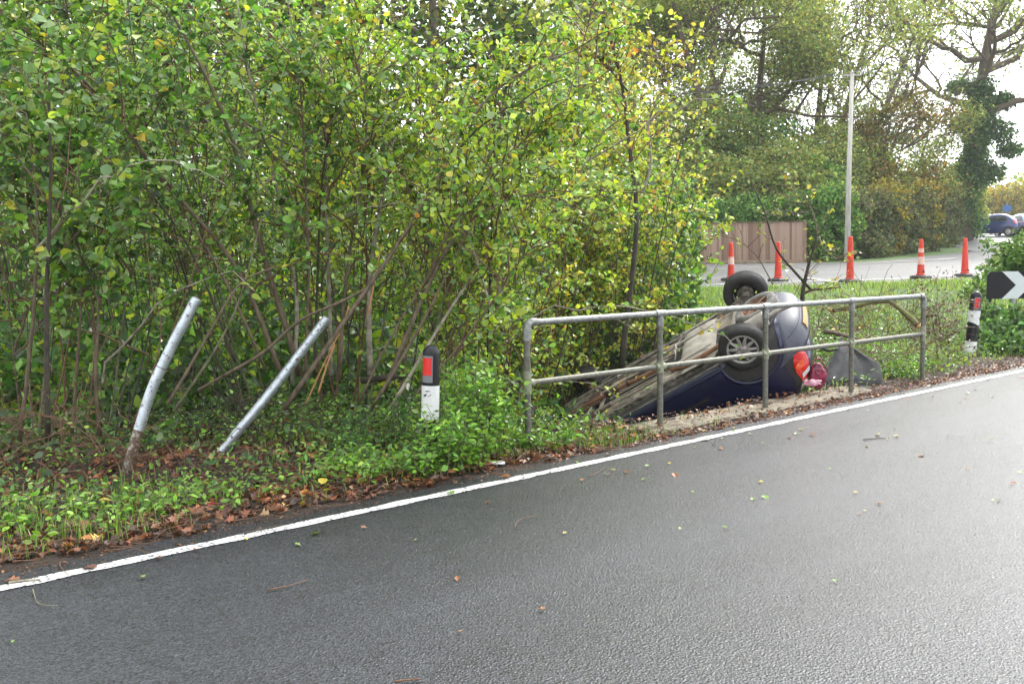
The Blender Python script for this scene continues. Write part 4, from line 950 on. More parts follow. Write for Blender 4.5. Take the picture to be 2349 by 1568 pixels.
# ================================================================== VEGETATION
def fast(mb, name, m, parent=None, smooth=True, **k):
    me = bpy.data.meshes.new(name); me.from_pydata(mb.v, [], mb.f); me.materials.append(m)
    if smooth: me.polygons.foreach_set('use_smooth', [True] * len(me.polygons))
    o = bpy.data.objects.new(name, me); COL.objects.link(o); o.parent = parent
    return tag(o, **k)
LEAFM = {}
def leaf_proto(shape, key, col, m):
    kk = (shape, key)
    if kk not in LEAFM:
        v, f = SH[shape]; me = bpy.data.meshes.new('leaf'); me.from_pydata(v.tolist(), [], f.tolist()); me.materials.append(m)
        a = me.color_attributes.new('col', 'FLOAT_COLOR', 'POINT'); a.data.foreach_set('color', np.tile(np.array(list(col) + [1], np.float32), len(v)))
        LEAFM[kk] = me
    return LEAFM[kk]
def leaf_obj(name, p, size, nrm, d, col, shape='round', parent=None, m=None, **k):
    key = tuple(np.round(col, 2)); me = leaf_proto(shape, key, key, m or M['leaf'])
    z = Vector(nrm).normalized(); x = Vector(d); x = (x - z * x.dot(z)).normalized(); y = z.cross(x)
    o = bpy.data.objects.new(name, me); COL.objects.link(o)
    o.matrix_world = Matrix.Translation(Vector(p)) @ Matrix(((x.x, y.x, z.x), (x.y, y.y, z.y), (x.z, y.z, z.z))).to_4x4() @ Matrix.Scale(size, 4)
    if parent is not None: o.parent = parent
    return tag(o, **k)
FIXC = [(.12, .25, .04), (.08, .18, .03), (.25, .35, .04), (.34, .42, .06), (.19, .32, .12), (.26, .37, .19), (.5, .46, .07)]

def hazel(name, base, stems, pal, label, leafn=14, lsize=(.06, .11), brn=13, brl=(.5, 1.2), lo=.28, front=0, shape='round', lean=(0, -.25), bark='bark', cat='bush', group='hazel bushes along the verge', sparse=1., density_low=.35, frontw=(3, 1.5, 4, 2, 2, 1.2, .15)):
    base = np.array(base, float); R = empty(name, base, label=label, cat=cat, group=group)
    tw = MB(); LP, LD, LU = [], [], []
    for st in stems:
        pts, r0 = st[0], st[1]; bk = st[2] if len(st) > 2 else bark
        P = resample(np.array(pts, float), 14) - base
        mb = MB(); mb.tube(P, np.linspace(r0, max(.004, r0 * .3), 14), 7); fast(mb, 'stem', M[bk], R)
        nb_ = int(brn * sparse * (1.35 if name == 'hazel_bush' else 1))
        Lst = np.linalg.norm(P[-1] - P[0])
        for b in range(nb_):
            u = lo + (1 - lo) * rng.random() ** .8
            if rng.random() > density_low + (1 - density_low) * (u - lo) / (1 - lo) * 1.6: continue
            i = min(12, int(u * 13)); q = P[i] + (P[i + 1] - P[i]) * (u * 13 - i); T = P[i + 1] - P[i]; T /= np.linalg.norm(T)
            a = rng.uniform(0, 2 * math.pi); d = np.array([math.cos(a) + lean[0], math.sin(a) + lean[1], rng.uniform(-.1, .9)]) + T * .7; d /= np.linalg.norm(d)
            w_ = q + base; cl = math.sin(w_[0] * 2.9 + 1.3 * math.sin(w_[2] * 2.1)) * math.sin(w_[2] * 3.3 + w_[0] * .9) + .5 * math.sin(w_[0] * 6.1 + w_[2] * 4.7)
            if name == 'hazel_bush' and cl < -.12 and rng.random() < .72: continue
            L = rng.uniform(*brl) * (1.15 - .45 * u); C = curve(q, q + d * L, 6, .45, rng.uniform(-.05, .18))
            tw.tube(C, np.linspace(.0065, .0025, 6), 4, caps=False)
            nl = max(2, int(leafn * 1.25 * rng.uniform(.5, 1.5)))
            uu = rng.uniform(.12, 1.04, nl); 
            PP = np.stack([np.interp(uu, np.linspace(0, 1, 6), C[:, k]) for k in range(3)], 1) + rng.normal(0, .02, (nl, 3))
            LP.append(PP); sidev = rng.choice([-1, 1], nl)[:, None] * np.cross(d, [0, 0, 1])[None]; LD.append(sidev * .8 + d[None] * .6)
    if front and name == 'hazel_bush':           # long arching shoots on the side towards the road
        for q_ in range(9):
            st = stems[rng.integers(0, len(stems))]; P = resample(np.array(st[0], float), 14) - base; q = P[rng.integers(3, 10)]
            a = rng.uniform(-2.9, -.25); d = np.array([math.cos(a) * 1.1, math.sin(a) * .45, rng.uniform(.35, 1.3)]); d /= np.linalg.norm(d); L = rng.uniform(1.2, 2.6)
            u = np.linspace(0, 1, 12)[:, None]; C = q + d * L * u + np.array([0, -.12, -.42 * L]) * u ** 2.4 + rng.normal(0, .012, (12, 3)) * L
            mb = MB(); mb.tube(C, np.linspace(.011, .003, 12), 5, caps=False); fast(mb, 'arching_shoot', M[rng.choice(['bark', 'twig', 'bark_pale', 'bark_dark'])], R)
            nl = int(leafn * 1.1); uu = rng.uniform(.25, 1, nl); LP.append(np.stack([np.interp(uu, np.linspace(0, 1, 12), C[:, k]) for k in range(3)], 1) + rng.normal(0, .02, (nl, 3))); LD.append(rng.normal(0, .6, (nl, 3)) + d)
    if not LP: return R
    LP = np.concatenate(LP); LD = np.concatenate(LD); n = len(LP)
    fast(tw, 'twigs', M['twig'], R, kind='stuff')
    sz = rng.uniform(lsize[0], lsize[1], n) * .86
    cols = palette(n, *pal)
    up = np.array([.05, -.35, .75])
    if front:
        dist = LP[:, 1] + base[1] + rng.normal(0, .25, n); idx = np.argsort(dist); sel = idx[:front]; rest = idx[front:]
        for i in sel:
            c = FIXC[rng.choice(7, p=np.array(frontw) / sum(frontw))]
            nr = up + rng.normal(0, .6, 3); leaf_obj('leaf', LP[i], sz[i], nr, LD[i] + rng.normal(0, .3, 3) + np.array([0, 0, -.3]), c, shape, R)
        LP, LD, sz, cols = LP[rest], LD[rest], sz[rest], cols[rest]
    if shape == 'round':
        k = rng.random(len(LP)) < .45
        V, F_, C = leaves(LP[k], sz[k], cols[k], 'round', up=up, spread=.62, direc=LD[k]); V2, F2, C2 = leaves(LP[~k], sz[~k], cols[~k], 'ovate', up=up, spread=.7, direc=LD[~k])
        F_ = np.concatenate([F_, F2 + len(V)]); V = np.concatenate([V, V2]); C = np.concatenate([C, C2])
    else: V, F_, C = leaves(LP, sz, cols, shape, up=up, spread=.62, direc=LD)
    raw_mesh('foliage', V, F_, M['leaf'], C, R, kind='stuff')
    return R
def rstems(base, n, h, tilt=.25, bias=(0, 0), r=(.005, .014), spread=.35, bark=None):
    out = []
    for i in range(n):
        a = rng.uniform(0, 2 * math.pi); o = np.array([math.cos(a), math.sin(a), 0]) * rng.uniform(.05, spread)
        tl = rng.uniform(.3, 1) * tilt; hh_ = h * rng.uniform(.7, 1.08)
        top = np.array(base) + o + np.array([math.cos(a) * tl * hh_ + bias[0] * hh_, math.sin(a) * tl * hh_ + bias[1] * hh_, hh_])
        C = curve(np.array(base) + o + np.array([0, 0, -.1]), top, 7, .12, .02)
        out.append((C, rng.uniform(*r), bark or rng.choice(['bark', 'twig', 'bark_green', 'bark_dark', 'bark_dark', 'twig'])))
    return out
def S(*pts, r=.02, b='bark'):                   # a stem seen in the photograph: (x, y, distance) points
    return ([at(p[0], p[1], p[2] - .8) for p in pts], r * .9, b)
def G(px, d, dz=0):
    p = at(px, 900, d); return np.array([p[0], d, H(p[0], d) + dz])
def merge(a, b): return a + b

# front row ---------------------------------------------------------------
b = G(60, 8.6)
hazel('hazel_bush', b, rstems(b, 8, 3.3, .25, (.02, -.02), spread=.5) + [S((110, 1010, 8.5), (105, 700, 8.4), (118, 420, 8.3), (112, 190, 8.2), r=.028, b='bark_dark'), S((45, 1010, 8.7), (75, 760, 8.6), (90, 500, 8.5), (60, 260, 8.4), r=.02)], PAL_LEFT,
      'dense hazel bush with large blue green leaves at the far left edge of the verge', leafn=19, lsize=(.05, .125), brn=22, lo=.36, front=170, density_low=.3, frontw=(4, 2, 1, .5, 4, 3, .1))
b = G(215, 9.2)
hazel('hazel_bush', b, rstems(b, 5, 3.8, .3, (0, -.02), spread=.45) + [S((230, 1000, 9), (215, 860, 8.9), (228, 740, 8.9), (222, 600, 8.8), (230, 420, 8.8), r=.02), S((165, 1000, 9), (180, 800, 9), (190, 620, 9), (180, 380, 8.9), r=.018)], PAL_LEFT,
      'thin stemmed hazel bush between the far left bush and the first steel post', leafn=19, lsize=(.045, .11), brn=24, lo=.3, front=60, density_low=.3)
b = G(610, 9.7)
hazel('hazel_bush', b, rstems(b, 8, 4.4, .25, (-.15, -.05), spread=.4) + [
    S((650, 870, 9.6), (600, 740, 9.5), (550, 600, 9.4), (430, 480, 9.2), (350, 385, 9.1), (270, 260, 8.9), (170, 150, 8.7), (0, 30, 8.4), r=.027),
    S((690, 860, 9.8), (640, 700, 9.7), (585, 520, 9.5), (540, 330, 9.4), (480, 180, 9.2), (420, 80, 9.1), (360, -30, 9), r=.034, b='bark'),
    S((670, 880, 9.8), (690, 700, 9.8), (650, 480, 9.7), (600, 300, 9.6), (560, 120, 9.5), (540, -30, 9.5), r=.024, b='bark_pale'),
    S((700, 870, 9.6), (710, 620, 9.6), (700, 400, 9.5), (690, 180, 9.4), (660, 0, 9.3), r=.018),
    S((610, 850, 9.4), (520, 640, 9.3), (380, 420, 9.2), (240, 240, 9.1), (110, 130, 9), r=.016),
    S((540, 830, 9.3), (470, 640, 9.2), (410, 520, 9.1), (330, 420, 9.0), (190, 330, 8.8), r=.014, b='bark_dark')], PAL_LEFT,
      'large hazel stool whose thick pale stems fan up and left above the two steel posts', leafn=22, lsize=(.04, .10), brn=24, lo=.22, front=190, density_low=.36)
b = G(800, 10.0)
hazel('hazel_bush', b, rstems(b, 9, 4.0, .2, (.05, -.05), spread=.5) + [
    S((850, 860, 10), (845, 740, 10), (850, 600, 9.9), (872, 480, 9.9), (890, 380, 9.8), (908, 300, 9.8), r=.036, b='bark_pale'),
    S((760, 860, 10), (755, 640, 10), (745, 400, 9.9), (750, 240, 9.9), (733, 180, 9.8), (735, 60, 9.8), r=.026, b='bark_pale'),
    S((780, 870, 9.8), (790, 640, 9.8), (830, 420, 9.7), (850, 230, 9.6), (800, 90, 9.5), r=.02),
    S((720, 860, 9.9), (730, 600, 9.8), (735, 420, 9.8), (770, 200, 9.7), (840, 30, 9.7), r=.016, b='bark_dark')], (PAL_MID[0], PAL_MID[1]),
      'hazel bush with crooked pale lichen covered trunks in the middle of the thicket', leafn=24, lsize=(.035, .085), brn=23, lo=.25, front=170, density_low=.42)
b = G(930, 9.6)
hazel('hazel_bush', b, rstems(b, 8, 4.0, .2, (.30, -.05), spread=.3) + [
    S((650, 940, 8.9), (760, 780, 9.0), (870, 620, 9.1), (960, 500, 9.2), (1040, 330, 9.3), (1110, 210, 9.4), (1200, 150, 9.4), (1320, 115, 9.5), r=.026),
    S((880, 900, 9.3), (960, 700, 9.4), (1050, 520, 9.5), (1110, 400, 9.6), (1180, 330, 9.7), (1300, 280, 9.8), r=.024),
    S((850, 940, 9.2), (960, 760, 9.3), (1040, 600, 9.4), (1110, 450, 9.5), (1160, 350, 9.6), (1240, 290, 9.6), r=.018),
    S((900, 930, 9.2), (1000, 760, 9.4), (1090, 620, 9.5), (1190, 500, 9.6), (1260, 420, 9.7), r=.020, b='bark_pale'),
    S((820, 930, 9.2), (900, 760, 9.2), (1010, 590, 9.2), (1100, 480, 9.2), (1200, 430, 9.3), (1330, 470, 9.3), (1370, 500, 9.3), r=.013),
    S((940, 920, 9.2), (1060, 790, 9.1), (1160, 650, 9.0), (1215, 560, 9.0), (1290, 510, 9.0), r=.015)], PAL_MID,
      'hazel bush whose many stems all lean to the right above the left bollard', leafn=24, lsize=(.035, .085), brn=24, lo=.22, front=190, density_low=.3)
b = G(1120, 10.6)
hazel('hazel_bush', b, rstems(b, 14, 4.0, .3, (.08, -.08), spread=.6), PAL_MID, 'yellow green hazel bush just behind the left end of the handrail', leafn=25, lsize=(.035, .085), brn=20, lo=.14, front=150, density_low=.5)
b = G(1262, 14.3)
hazel('hazel_bush', b, rstems(b, 12, 4.4, .25, (-.02, -.08), spread=.7), PAL_MID, 'tall yellow green hazel bush behind the nose of the overturned car', leafn=25, lsize=(.045, .09), brn=19, lo=.16, front=110, density_low=.5)
b = G(1400, 14.8)
hazel('hazel_bush', b, rstems(b, 11, 4.5, .22, (.04, -.08), spread=.7, bark='bark_dark'), PAL_TOP, 'hazel bush with yellowing top and dark lower stems above the middle of the handrail', leafn=22, lsize=(.045, .09), brn=18, lo=.2, front=90, density_low=.5)
b = G(1455, 15.2)
hazel('hazel_bush', b, rstems(b, 11, 3.3, .22, (.0, -.05), spread=.7), PAL_MID, 'hazel bush at the right end of the thicket in front of the timber fence', leafn=22, lsize=(.045, .095), brn=17, lo=.12, front=60, density_low=.7)
b = G(1500, 16.5)
hazel('hazel_bush', b, rstems(b, 8, 2.3, .35, (.03, 0), spread=.6), PAL_MID, 'low loose hazel bush nearest to the left cones', leafn=14, lsize=(.07, .11), brn=10, lo=.1, front=0, density_low=.8)
# slender dark tree in front of the right half of the thicket
b = at(1428, 800, 13.0); b[2] = H(b[0], b[1])
hazel('slender_tree', b, [S((1425, 850, 13), (1432, 740, 13), (1452, 640, 13), (1462, 520, 12.9), (1470, 450, 12.9), (1445, 380, 12.9), (1436, 300, 12.9), (1440, 200, 12.8), (1415, 130, 12.8), (1385, 60, 12.8), (1368, -40, 12.8), r=.046, b='bark_dark'),
    S((1470, 450, 12.9), (1500, 380, 12.9), (1480, 280, 12.9), (1530, 180, 12.9), (1500, 110, 12.9), r=.022, b='bark_pale'), S((1440, 210, 12.8), (1400, 160, 12.7), (1360, 130, 12.7), r=.015, b='bark_dark')], PAL_TOP,
      'slender dark trunked tree rising out of the thicket with sparse yellow leaves', leafn=10, lsize=(.05, .09), brn=40, brl=(.5, 1.0), lo=.3, front=60, cat='tree', group='trees', density_low=.3)
# second and third rows
for k, (px, d, n, h, pal, lab) in enumerate((
    (-60, 11.5, 12, 5.2, PAL_LEFT, 'second row hazel behind the bush at the far left edge'), (140, 12.4, 11, 5.2, PAL_LEFT, 'second row hazel behind the thin stemmed bush on the left'),
    (330, 11.4, 12, 4.9, PAL_LEFT, 'second row hazel directly behind the left steel post'), (480, 12.6, 12, 5.4, PAL_LEFT, 'second row hazel behind the gap between the two steel posts'),
    (640, 13.0, 11, 5.4, PAL_MID, 'second row hazel behind the fan of thick pale stems'), (820, 12.4, 12, 4.6, PAL_MID, 'second row hazel behind the crooked pale trunks'),
    (990, 12.6, 11, 4.3, PAL_MID, 'second row hazel behind the left bollard'), (1140, 13.6, 10, 4.3, PAL_TOP, 'second row yellowing hazel above the left corner of the handrail'),
    (1270, 15.4, 10, 4.1, PAL_TOP, 'second row yellowing hazel left of the slender dark tree'), (1400, 17.0, 11, 4.2, PAL_TOP, 'second row yellowing hazel right of the slender dark tree'))):
    b = G(px, d); hazel('hazel_bush', b, rstems(b, n, h, .26, (0, -.04), spread=.8), pal, lab, leafn=26, lsize=(.06, .115), brn=17, brl=(.6, 1.4), lo=.1, density_low=.55, shape='oval')

# ------------------------------------------------------------------ leaf clouds and trees
def cloud(c, rr, n, shell=.55):
    """points in an uneven ellipsoid, denser towards its outside"""
    d = rng.normal(0, 1, (n, 3)); d /= np.linalg.norm(d, axis=1)[:, None]
    lump = 1 + .22 * np.sin(d[:, 0] * 5 + c[0]) * np.sin(d[:, 2] * 6 + c[1]) + .14 * np.sin(d[:, 1] * 9 + d[:, 2] * 7 + c[0] * 3)
    r = (shell + (1 - shell) * rng.random(n) ** .6) * lump
    return np.array(c) + d * r[:, None] * np.array(rr)
def bush(name, blobs, pal, label, cat='bush', group=None, size=(.1, .16), shape='quad', m='farleaf', base=None, stems=5, spread=.8, sr=.05):
    base = np.array(base if base is not None else (blobs[0][0][0], blobs[0][0][1], H(blobs[0][0][0], blobs[0][0][1], False)), float)
    R = empty(name, base, label=label, cat=cat, group=group)
    mb = MB()
    for (c, rr, n) in blobs[:12]:
        for k in range(stems):
            c = np.array(c); e = c + rng.normal(0, .35, 3) * np.array(rr); b0_ = np.array([c[0] + rng.normal(0, .2) * rr[0], c[1] + rng.normal(0, .2) * rr[1], H(c[0], c[1], False) - .1]); mb.tube(curve(b0_ - base, e - base, 6, .2), np.linspace(sr, sr * .3, 6), 5)
    fast(mb, 'stems', M['bark_dark'], R, kind='stuff')
    P = np.concatenate([cloud(*b_) for b_ in blobs]); P = P[P[:, 2] > H(P[:, 0], P[:, 1], False) - .02] - base
    V, F_, C = leaves(P, rng.uniform(size[0], size[1], len(P)), palette(len(P), *pal), shape, up=(0, -.2, .6), spread=spread)
    raw_mesh('foliage', V, F_, M[m], C, R, kind='stuff'); return R

def tree(name, base, h, r0, pal, label, lean=(0, 0), limbs=6, lev=4, nleaf=36, lsize=(.13, .22), first=.3, spread=.75, bark='bark', crown=.55, seed=0, leafr=.55, twist=.22, up=.25, group='tall trees beyond the side road', cat='tree', trunkpts=None, mat_='farleaf'):
    global rng
    rs = rng; rng = np.random.default_rng(100 + seed)
    base = np.array(base, float); R = empty(name, base, label=label, cat=cat, group=group)
    tr = MB(); lb = MB(); tips = []
    tp_ = np.array([lean[0] * h, lean[1] * h, h])
    P = (resample(np.array(trunkpts) - base, 12) if trunkpts is not None else curve([0, 0, -.3], tp_, 12, twist * .5)); m_ = len(P)
    tr.tube(P, np.linspace(r0, r0 * .22, m_) * (1 + .5 * np.exp(-np.arange(m_) * 1.3)), 10); fast(tr, 'trunk', M[bark], R)
    def grow(q, d, L, r, l):
        n = 7 if l < 3 else 5
        C = curve(q, q + d * L, n, twist * (1.3 if l < 3 else 1), up * .3)
        lb.tube(C, np.linspace(r, max(.008, r * .35), n), 6 if l < 2 else (4 if l < 3 else 3), caps=False)
        if l >= lev:
            tips.append(C[-1]); tips.append(C[n // 2]); return
        k = 5 if l < 2 else 4
        for i in range(k):
            u = .3 + .7 * (i + rng.random() * .8) / k; j = min(n - 2, int(u * (n - 1))); p = C[j] + (C[j + 1] - C[j]) * (u * (n - 1) - j)
            dd = d + rng.normal(0, spread * .75, 3); dd[2] += up; dd /= np.linalg.norm(dd)
            grow(p, dd, L * rng.uniform(.45, .68), r * .5, l + 1)
    for i in range(limbs):
        u = first + (1 - first) * (i + .3) / limbs; j = min(m_ - 2, int(u * (m_ - 1))); p = P[j] + (P[j + 1] - P[j]) * (u * (m_ - 1) - j)
        a = i * 2.4 + rng.uniform(-.5, .5); d = np.array([math.cos(a), math.sin(a), rng.uniform(.15, .9)]); d /= np.linalg.norm(d)
        grow(p, d, h * crown * rng.uniform(.6, 1.0) * (1.1 - .4 * u), r0 * .5 * (1.1 - .5 * u), 1)
    fast(lb, 'limbs', M[bark], R, kind='stuff')
    T = np.array(tips)
    if nleaf and pal is not None:
        LP = np.repeat(T, nleaf, axis=0) + rng.normal(0, leafr, (len(T) * nleaf, 3)) * np.array([1, 1, .7])
        V, F_, C = leaves(LP, rng.uniform(lsize[0], lsize[1], len(LP)), palette(len(LP), *pal), 'quad', up=(0, -.15, .6), spread=.8)
        raw_mesh('foliage', V, F_, M[mat_], C, R, kind='stuff')
    rng = rs; return R
def GB(px, d):
    p = at(px, 590, d); return np.array([p[0], d, H(p[0], d, False)])
# wood behind the hazels
for k, (px, d, h, lab, pal) in enumerate(((20, 22, 10, 'dark oak behind the left edge of the thicket', PAL_DARKT), (230, 26, 9, 'green tree behind the thicket above the left steel post', PAL_HEDGE_G), (450, 24, 9.5, 'green tree behind the fan of thick pale stems', PAL_HEDGE_G),
                                     (680, 27, 9, 'olive tree behind the crooked pale trunks', PAL_OLIVE), (980, 27, 11.5, 'dark evergreen tree showing above the middle of the thicket', PAL_DARKT), (1290, 30, 6.5, 'olive tree low behind the yellowing hazels', PAL_OLIVE))):
    tree('wood_tree', GB(px, d), h, .22, pal, lab, nleaf=30, lsize=(.16, .26), leafr=.5, first=.12, seed=k, crown=.45, group='trees in the wood behind the thicket', limbs=8, lev=3 if k in (5,) else 3, up=.1, spread=.9)
# dense low understorey in the wood (reads as one mass)
n = 52000; x_ = rng.uniform(-13, 6.5, n); y_ = rng.uniform(14.5, 22, n); lift = rng.random(n) ** 1.3 * 5.0 * (1 - .35 * sm(x_, 0, 5)) * (.75 + .25 * np.sin(x_ * 1.3))
n2 = 16000; x2 = rng.uniform(-9, .6, n2); y2 = rng.uniform(10.2, 15, n2); x_ = np.r_[x_, x2]; y_ = np.r_[y_, y2]; lift = np.r_[lift, rng.random(n2) ** 1.8 * 1.5 * (.4 + .6 * (np.sin(x2 * 2.3) * np.sin(y2 * 2 + x2) + 1) / 2)]
ok = (x_ / y_ < .19); x_, y_, lift = x_[ok], y_[ok], lift[ok]
P = np.stack([x_, y_, H(x_, y_, False) + lift], 1)
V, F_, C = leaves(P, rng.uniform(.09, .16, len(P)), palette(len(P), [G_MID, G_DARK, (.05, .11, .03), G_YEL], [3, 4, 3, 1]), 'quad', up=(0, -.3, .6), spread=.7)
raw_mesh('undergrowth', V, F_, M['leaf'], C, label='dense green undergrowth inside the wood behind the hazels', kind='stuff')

# trees beyond the side road
def TP(*pts): return [at(*p) for p in pts]
b = GB(1640, 50)
tree('oak_tree', b, 17, .34, PAL_OLIVE, 'big spreading oak with dark twisted limbs behind the timber fence', nleaf=40, lsize=(.12, .20), seed=21, limbs=8, lev=4, first=.28, crown=.5, twist=.5, leafr=.55, trunkpts=[b + np.array([0, 0, -.3])] + TP((1640, 520, 50), (1655, 440, 50), (1665, 380, 50), (1625, 290, 50), (1600, 200, 50), (1560, 80, 50), (1530, -60, 50)))
b = GB(1755, 54)
tree('oak_tree', b, 17, .30, PAL_OLIVE, 'olive green oak right of the twisted oak, above the end of the fence', nleaf=40, lsize=(.12, .20), seed=22, limbs=7, lev=4, first=.2, crown=.34, twist=.35, leafr=.55, trunkpts=[b + np.array([0, 0, -.3])] + TP((1755, 450, 54), (1745, 330, 54), (1738, 200, 54), (1760, 60, 54), (1750, -80, 54)))
b = GB(1490, 58)
tree('oak_tree', b, 15, .22, PAL_OLIVE, 'pale olive oak seen above the right side of the hazel thicket', nleaf=30, lsize=(.14, .22), seed=23, limbs=7, lev=4, first=.25, crown=.42, twist=.4, leafr=.6)
# bare ash trees: leaning trunks, upward twigs
for k, (x0, pts, lab) in enumerate(((1860, [(1862, 450, 56), (1873, 320, 56), (1880, 220, 56), (1890, 120, 56), (1925, -40, 56)], 'bare grey ash tree left of the telegraph pole'),
                                    (1900, [(1905, 420, 58), (1925, 300, 58), (1960, 180, 58), (2000, 60, 58), (2010, -40, 58)], 'bare grey ash tree crossing behind the telegraph pole'),
                                    (1960, [(1965, 420, 57), (1985, 340, 57), (2030, 250, 57), (2075, 160, 57), (2105, 40, 57)], 'bare ash tree leaning right of the telegraph pole'))):
    b = GB(x0, pts[0][2]); tree('ash_tree', b, 15, .24, PAL_OLIVE, lab, nleaf=1, lsize=(.12, .2), seed=30 + k, limbs=9, lev=4, first=.22, crown=.34, spread=.35, up=.45, twist=.2, bark='bark', leafr=.3, trunkpts=[b] + TP(*pts))
b = GB(2040, 52)
tree('hawthorn_tree', b, 7.0, .16, ([(.13, .12, .035), (.2, .15, .04), (.3, .17, .04), (.09, .11, .03)], [3, 2, 1, 2]), 'orange tinged small tree above the brown hedge', nleaf=26, lsize=(.12, .2), seed=40, limbs=7, lev=3, first=.3, crown=.42, leafr=.42)
b = GB(2130, 60)
tree('hawthorn_tree', b, 7.5, .16, PAL_OLIVE, 'olive green small tree between the hedge and the ivy clad oak', nleaf=26, lsize=(.13, .2), seed=41, limbs=7, lev=3, first=.2, crown=.42, leafr=.45)
b = GB(2200, 62)
ivt = tree('oak_tree', b, 20, .55, PAL_OLIVE, 'tall ivy clad oak with wide bare topped crown at the right edge', nleaf=9, lsize=(.16, .26), seed=57, limbs=10, lev=4, first=.45, crown=.40, twist=.45, leafr=.5, trunkpts=[b] + TP((2205, 480, 62), (2216, 430, 62), (2236, 330, 62), (2250, 260, 62), (2245, 180, 62), (2270, 80, 62), (2300, -60, 62)))
P = []
for u in np.linspace(0, 1, 60):
    zz = .5 + u * 9.2; xx = b[0] + np.interp(zz, [0, 2.8, 6.5, 11], [.1, .45, 1.0, 1.25]); P.append(cloud((xx, 62, b[2] + zz), (1.0 + .45 * math.sin(zz * 1.9) * (1 - u * .5), .9, .6), 210, .5))
for (ox, oz, rr) in ((2.4, 6.7, 1.1), (3.0, 5.6, .8), (0, 7.2, .8), (1.9, 4.2, 1.0), (-.2, 9.5, .8), (2.6, 8.6, .8)): P.append(cloud((b[0] + ox, 62, b[2] + oz), (rr, .8, rr * .7), 900, .2))
P = np.concatenate(P) - b
V, F_, C = leaves(P, rng.uniform(.14, .24, len(P)), palette(len(P), *PAL_IVY), 'quad', up=(0, -.4, .4), spread=.8); raw_mesh('ivy', V, F_, M['farleaf'], C, ivt, kind='stuff')

# hedges
def hedge(px0, px1, d0, d1, ytop0, ytop1, n, pal, label, depth=1.6, size=(.10, .17)):
    blobs = []; k = max(3, int(abs(px1 - px0) / 26))
    for i in range(k):
        u = (i + .5) / k; px = px0 + (px1 - px0) * u; d = d0 + (d1 - d0) * u; yt = ytop0 + (ytop1 - ytop0) * u + rng.normal(0, 5)
        p = at(px, yt, d); g = H(p[0], d, False); hgt = p[2] - g; wdt = abs(px1 - px0) / k / FP * d
        for q in range(3):
            zc = g + hgt * (.18 + .30 * q); blobs.append(((p[0] + rng.normal(0, .15), d + depth * .5 + rng.normal(0, .2) + .15 * q, zc), (wdt * 1.5, depth * .6 * rng.uniform(.9, 1.1), hgt * .25), n // (3 * k)))
    return bush('hedge', blobs, pal, label, 'hedge', 'hedges along the side road', size, stems=2)
hedge(1560, 1850, 41.5, 41.5, 455, 450, 16000, PAL_HEDGE_G, 'green shrubs showing above the timber fence')
hedge(1850, 1965, 40.3, 40.8, 440, 415, 15000, PAL_HEDGE_G, 'bright green hedge between the timber fence and the telegraph pole')
hedge(1950, 2130, 41.0, 46.5, 440, 430, 24000, PAL_HEDGE_B, 'brownish green hedge right of the telegraph pole')
hedge(2030, 2150, 43.5, 48.0, 412, 420, 7000, PAL_YEL, 'yellow green top growth above the brown hedge', .9)
hedge(2120, 2208, 46.0, 57, 430, 440, 14000, PAL_HEDGE_B, 'dark end of the hedge where the side road disappears')
hedge(2215, 2380, 98, 104, 425, 415, 14000, PAL_YEL, 'yellow orange shrubs far behind the cars', 4, (.2, .34))
for k, (px, d, yt, w_, pal, lab) in enumerate(((1560, 49, 235, 4.0, PAL_OLIVE, 'tall olive tree mass above the left end of the fence'), (1660, 50, 250, 3.6, PAL_OLIVE, 'tall olive tree mass above the middle of the fence'), (1770, 50, 265, 3.6, PAL_HEDGE_G, 'tall green tree mass above the right end of the fence'), (1870, 51, 290, 3.0, PAL_OLIVE, 'olive tree mass left of the telegraph pole'), (1985, 53, 330, 2.6, PAL_OLIVE, 'olive tree mass right of the telegraph pole'), (1440, 50, 220, 4.0, PAL_OLIVE, 'olive tree mass seen through the right side of the thicket'), (1700, 47, 330, 3.2, PAL_OLIVE, 'rounded olive shrub behind the middle of the fence'), (1800, 46, 380, 2.6, PAL_OLIVE, 'olive shrub behind the right end of the fence'), (1600, 46, 360, 3.4, PAL_OLIVE, 'olive shrub behind the left part of the fence'), (1905, 47, 370, 2.0, PAL_HEDGE_G, 'pale green shrub behind the bright hedge'), (1490, 45, 330, 3.2, PAL_HEDGE_G, 'green shrub hidden behind the right end of the thicket'), (2180, 66, 380, 2.2, PAL_OLIVE, 'olive shrub at the foot of the ivy clad oak'))):
    p = at(px, yt, d); g = H(p[0], d, False); hg = p[2] - g
    bush('tall_shrub', [((p[0] + rng.normal(0, w_ * .3), d, g + hg * f), (w_ * rng.uniform(.6, .9), w_ * .6, hg * .24), 2300) for f in (.2, .4, .6, .8)] + [((p[0] + rng.normal(0, w_ * .6), d - .5, g + hg * rng.uniform(.3, .8)), (w_ * .5, w_ * .4, hg * .16), 700) for _ in range(5)], pal, lab, 'shrub', 'shrubs beyond the side road', (.14, .22))
# far hills of trees closing the horizon
bush('distant_wood', [((-60 + i * 11 + rng.normal(0, 2), 120 + rng.normal(0, 4), 5 + 1.5 * rng.random()), (8, 5, 5.5), 900) for i in range(15)], PAL_OLIVE, 'distant wood closing the view behind the trees', 'wood', None, (.5, .9), stems=1)['kind'] = 'stuff'

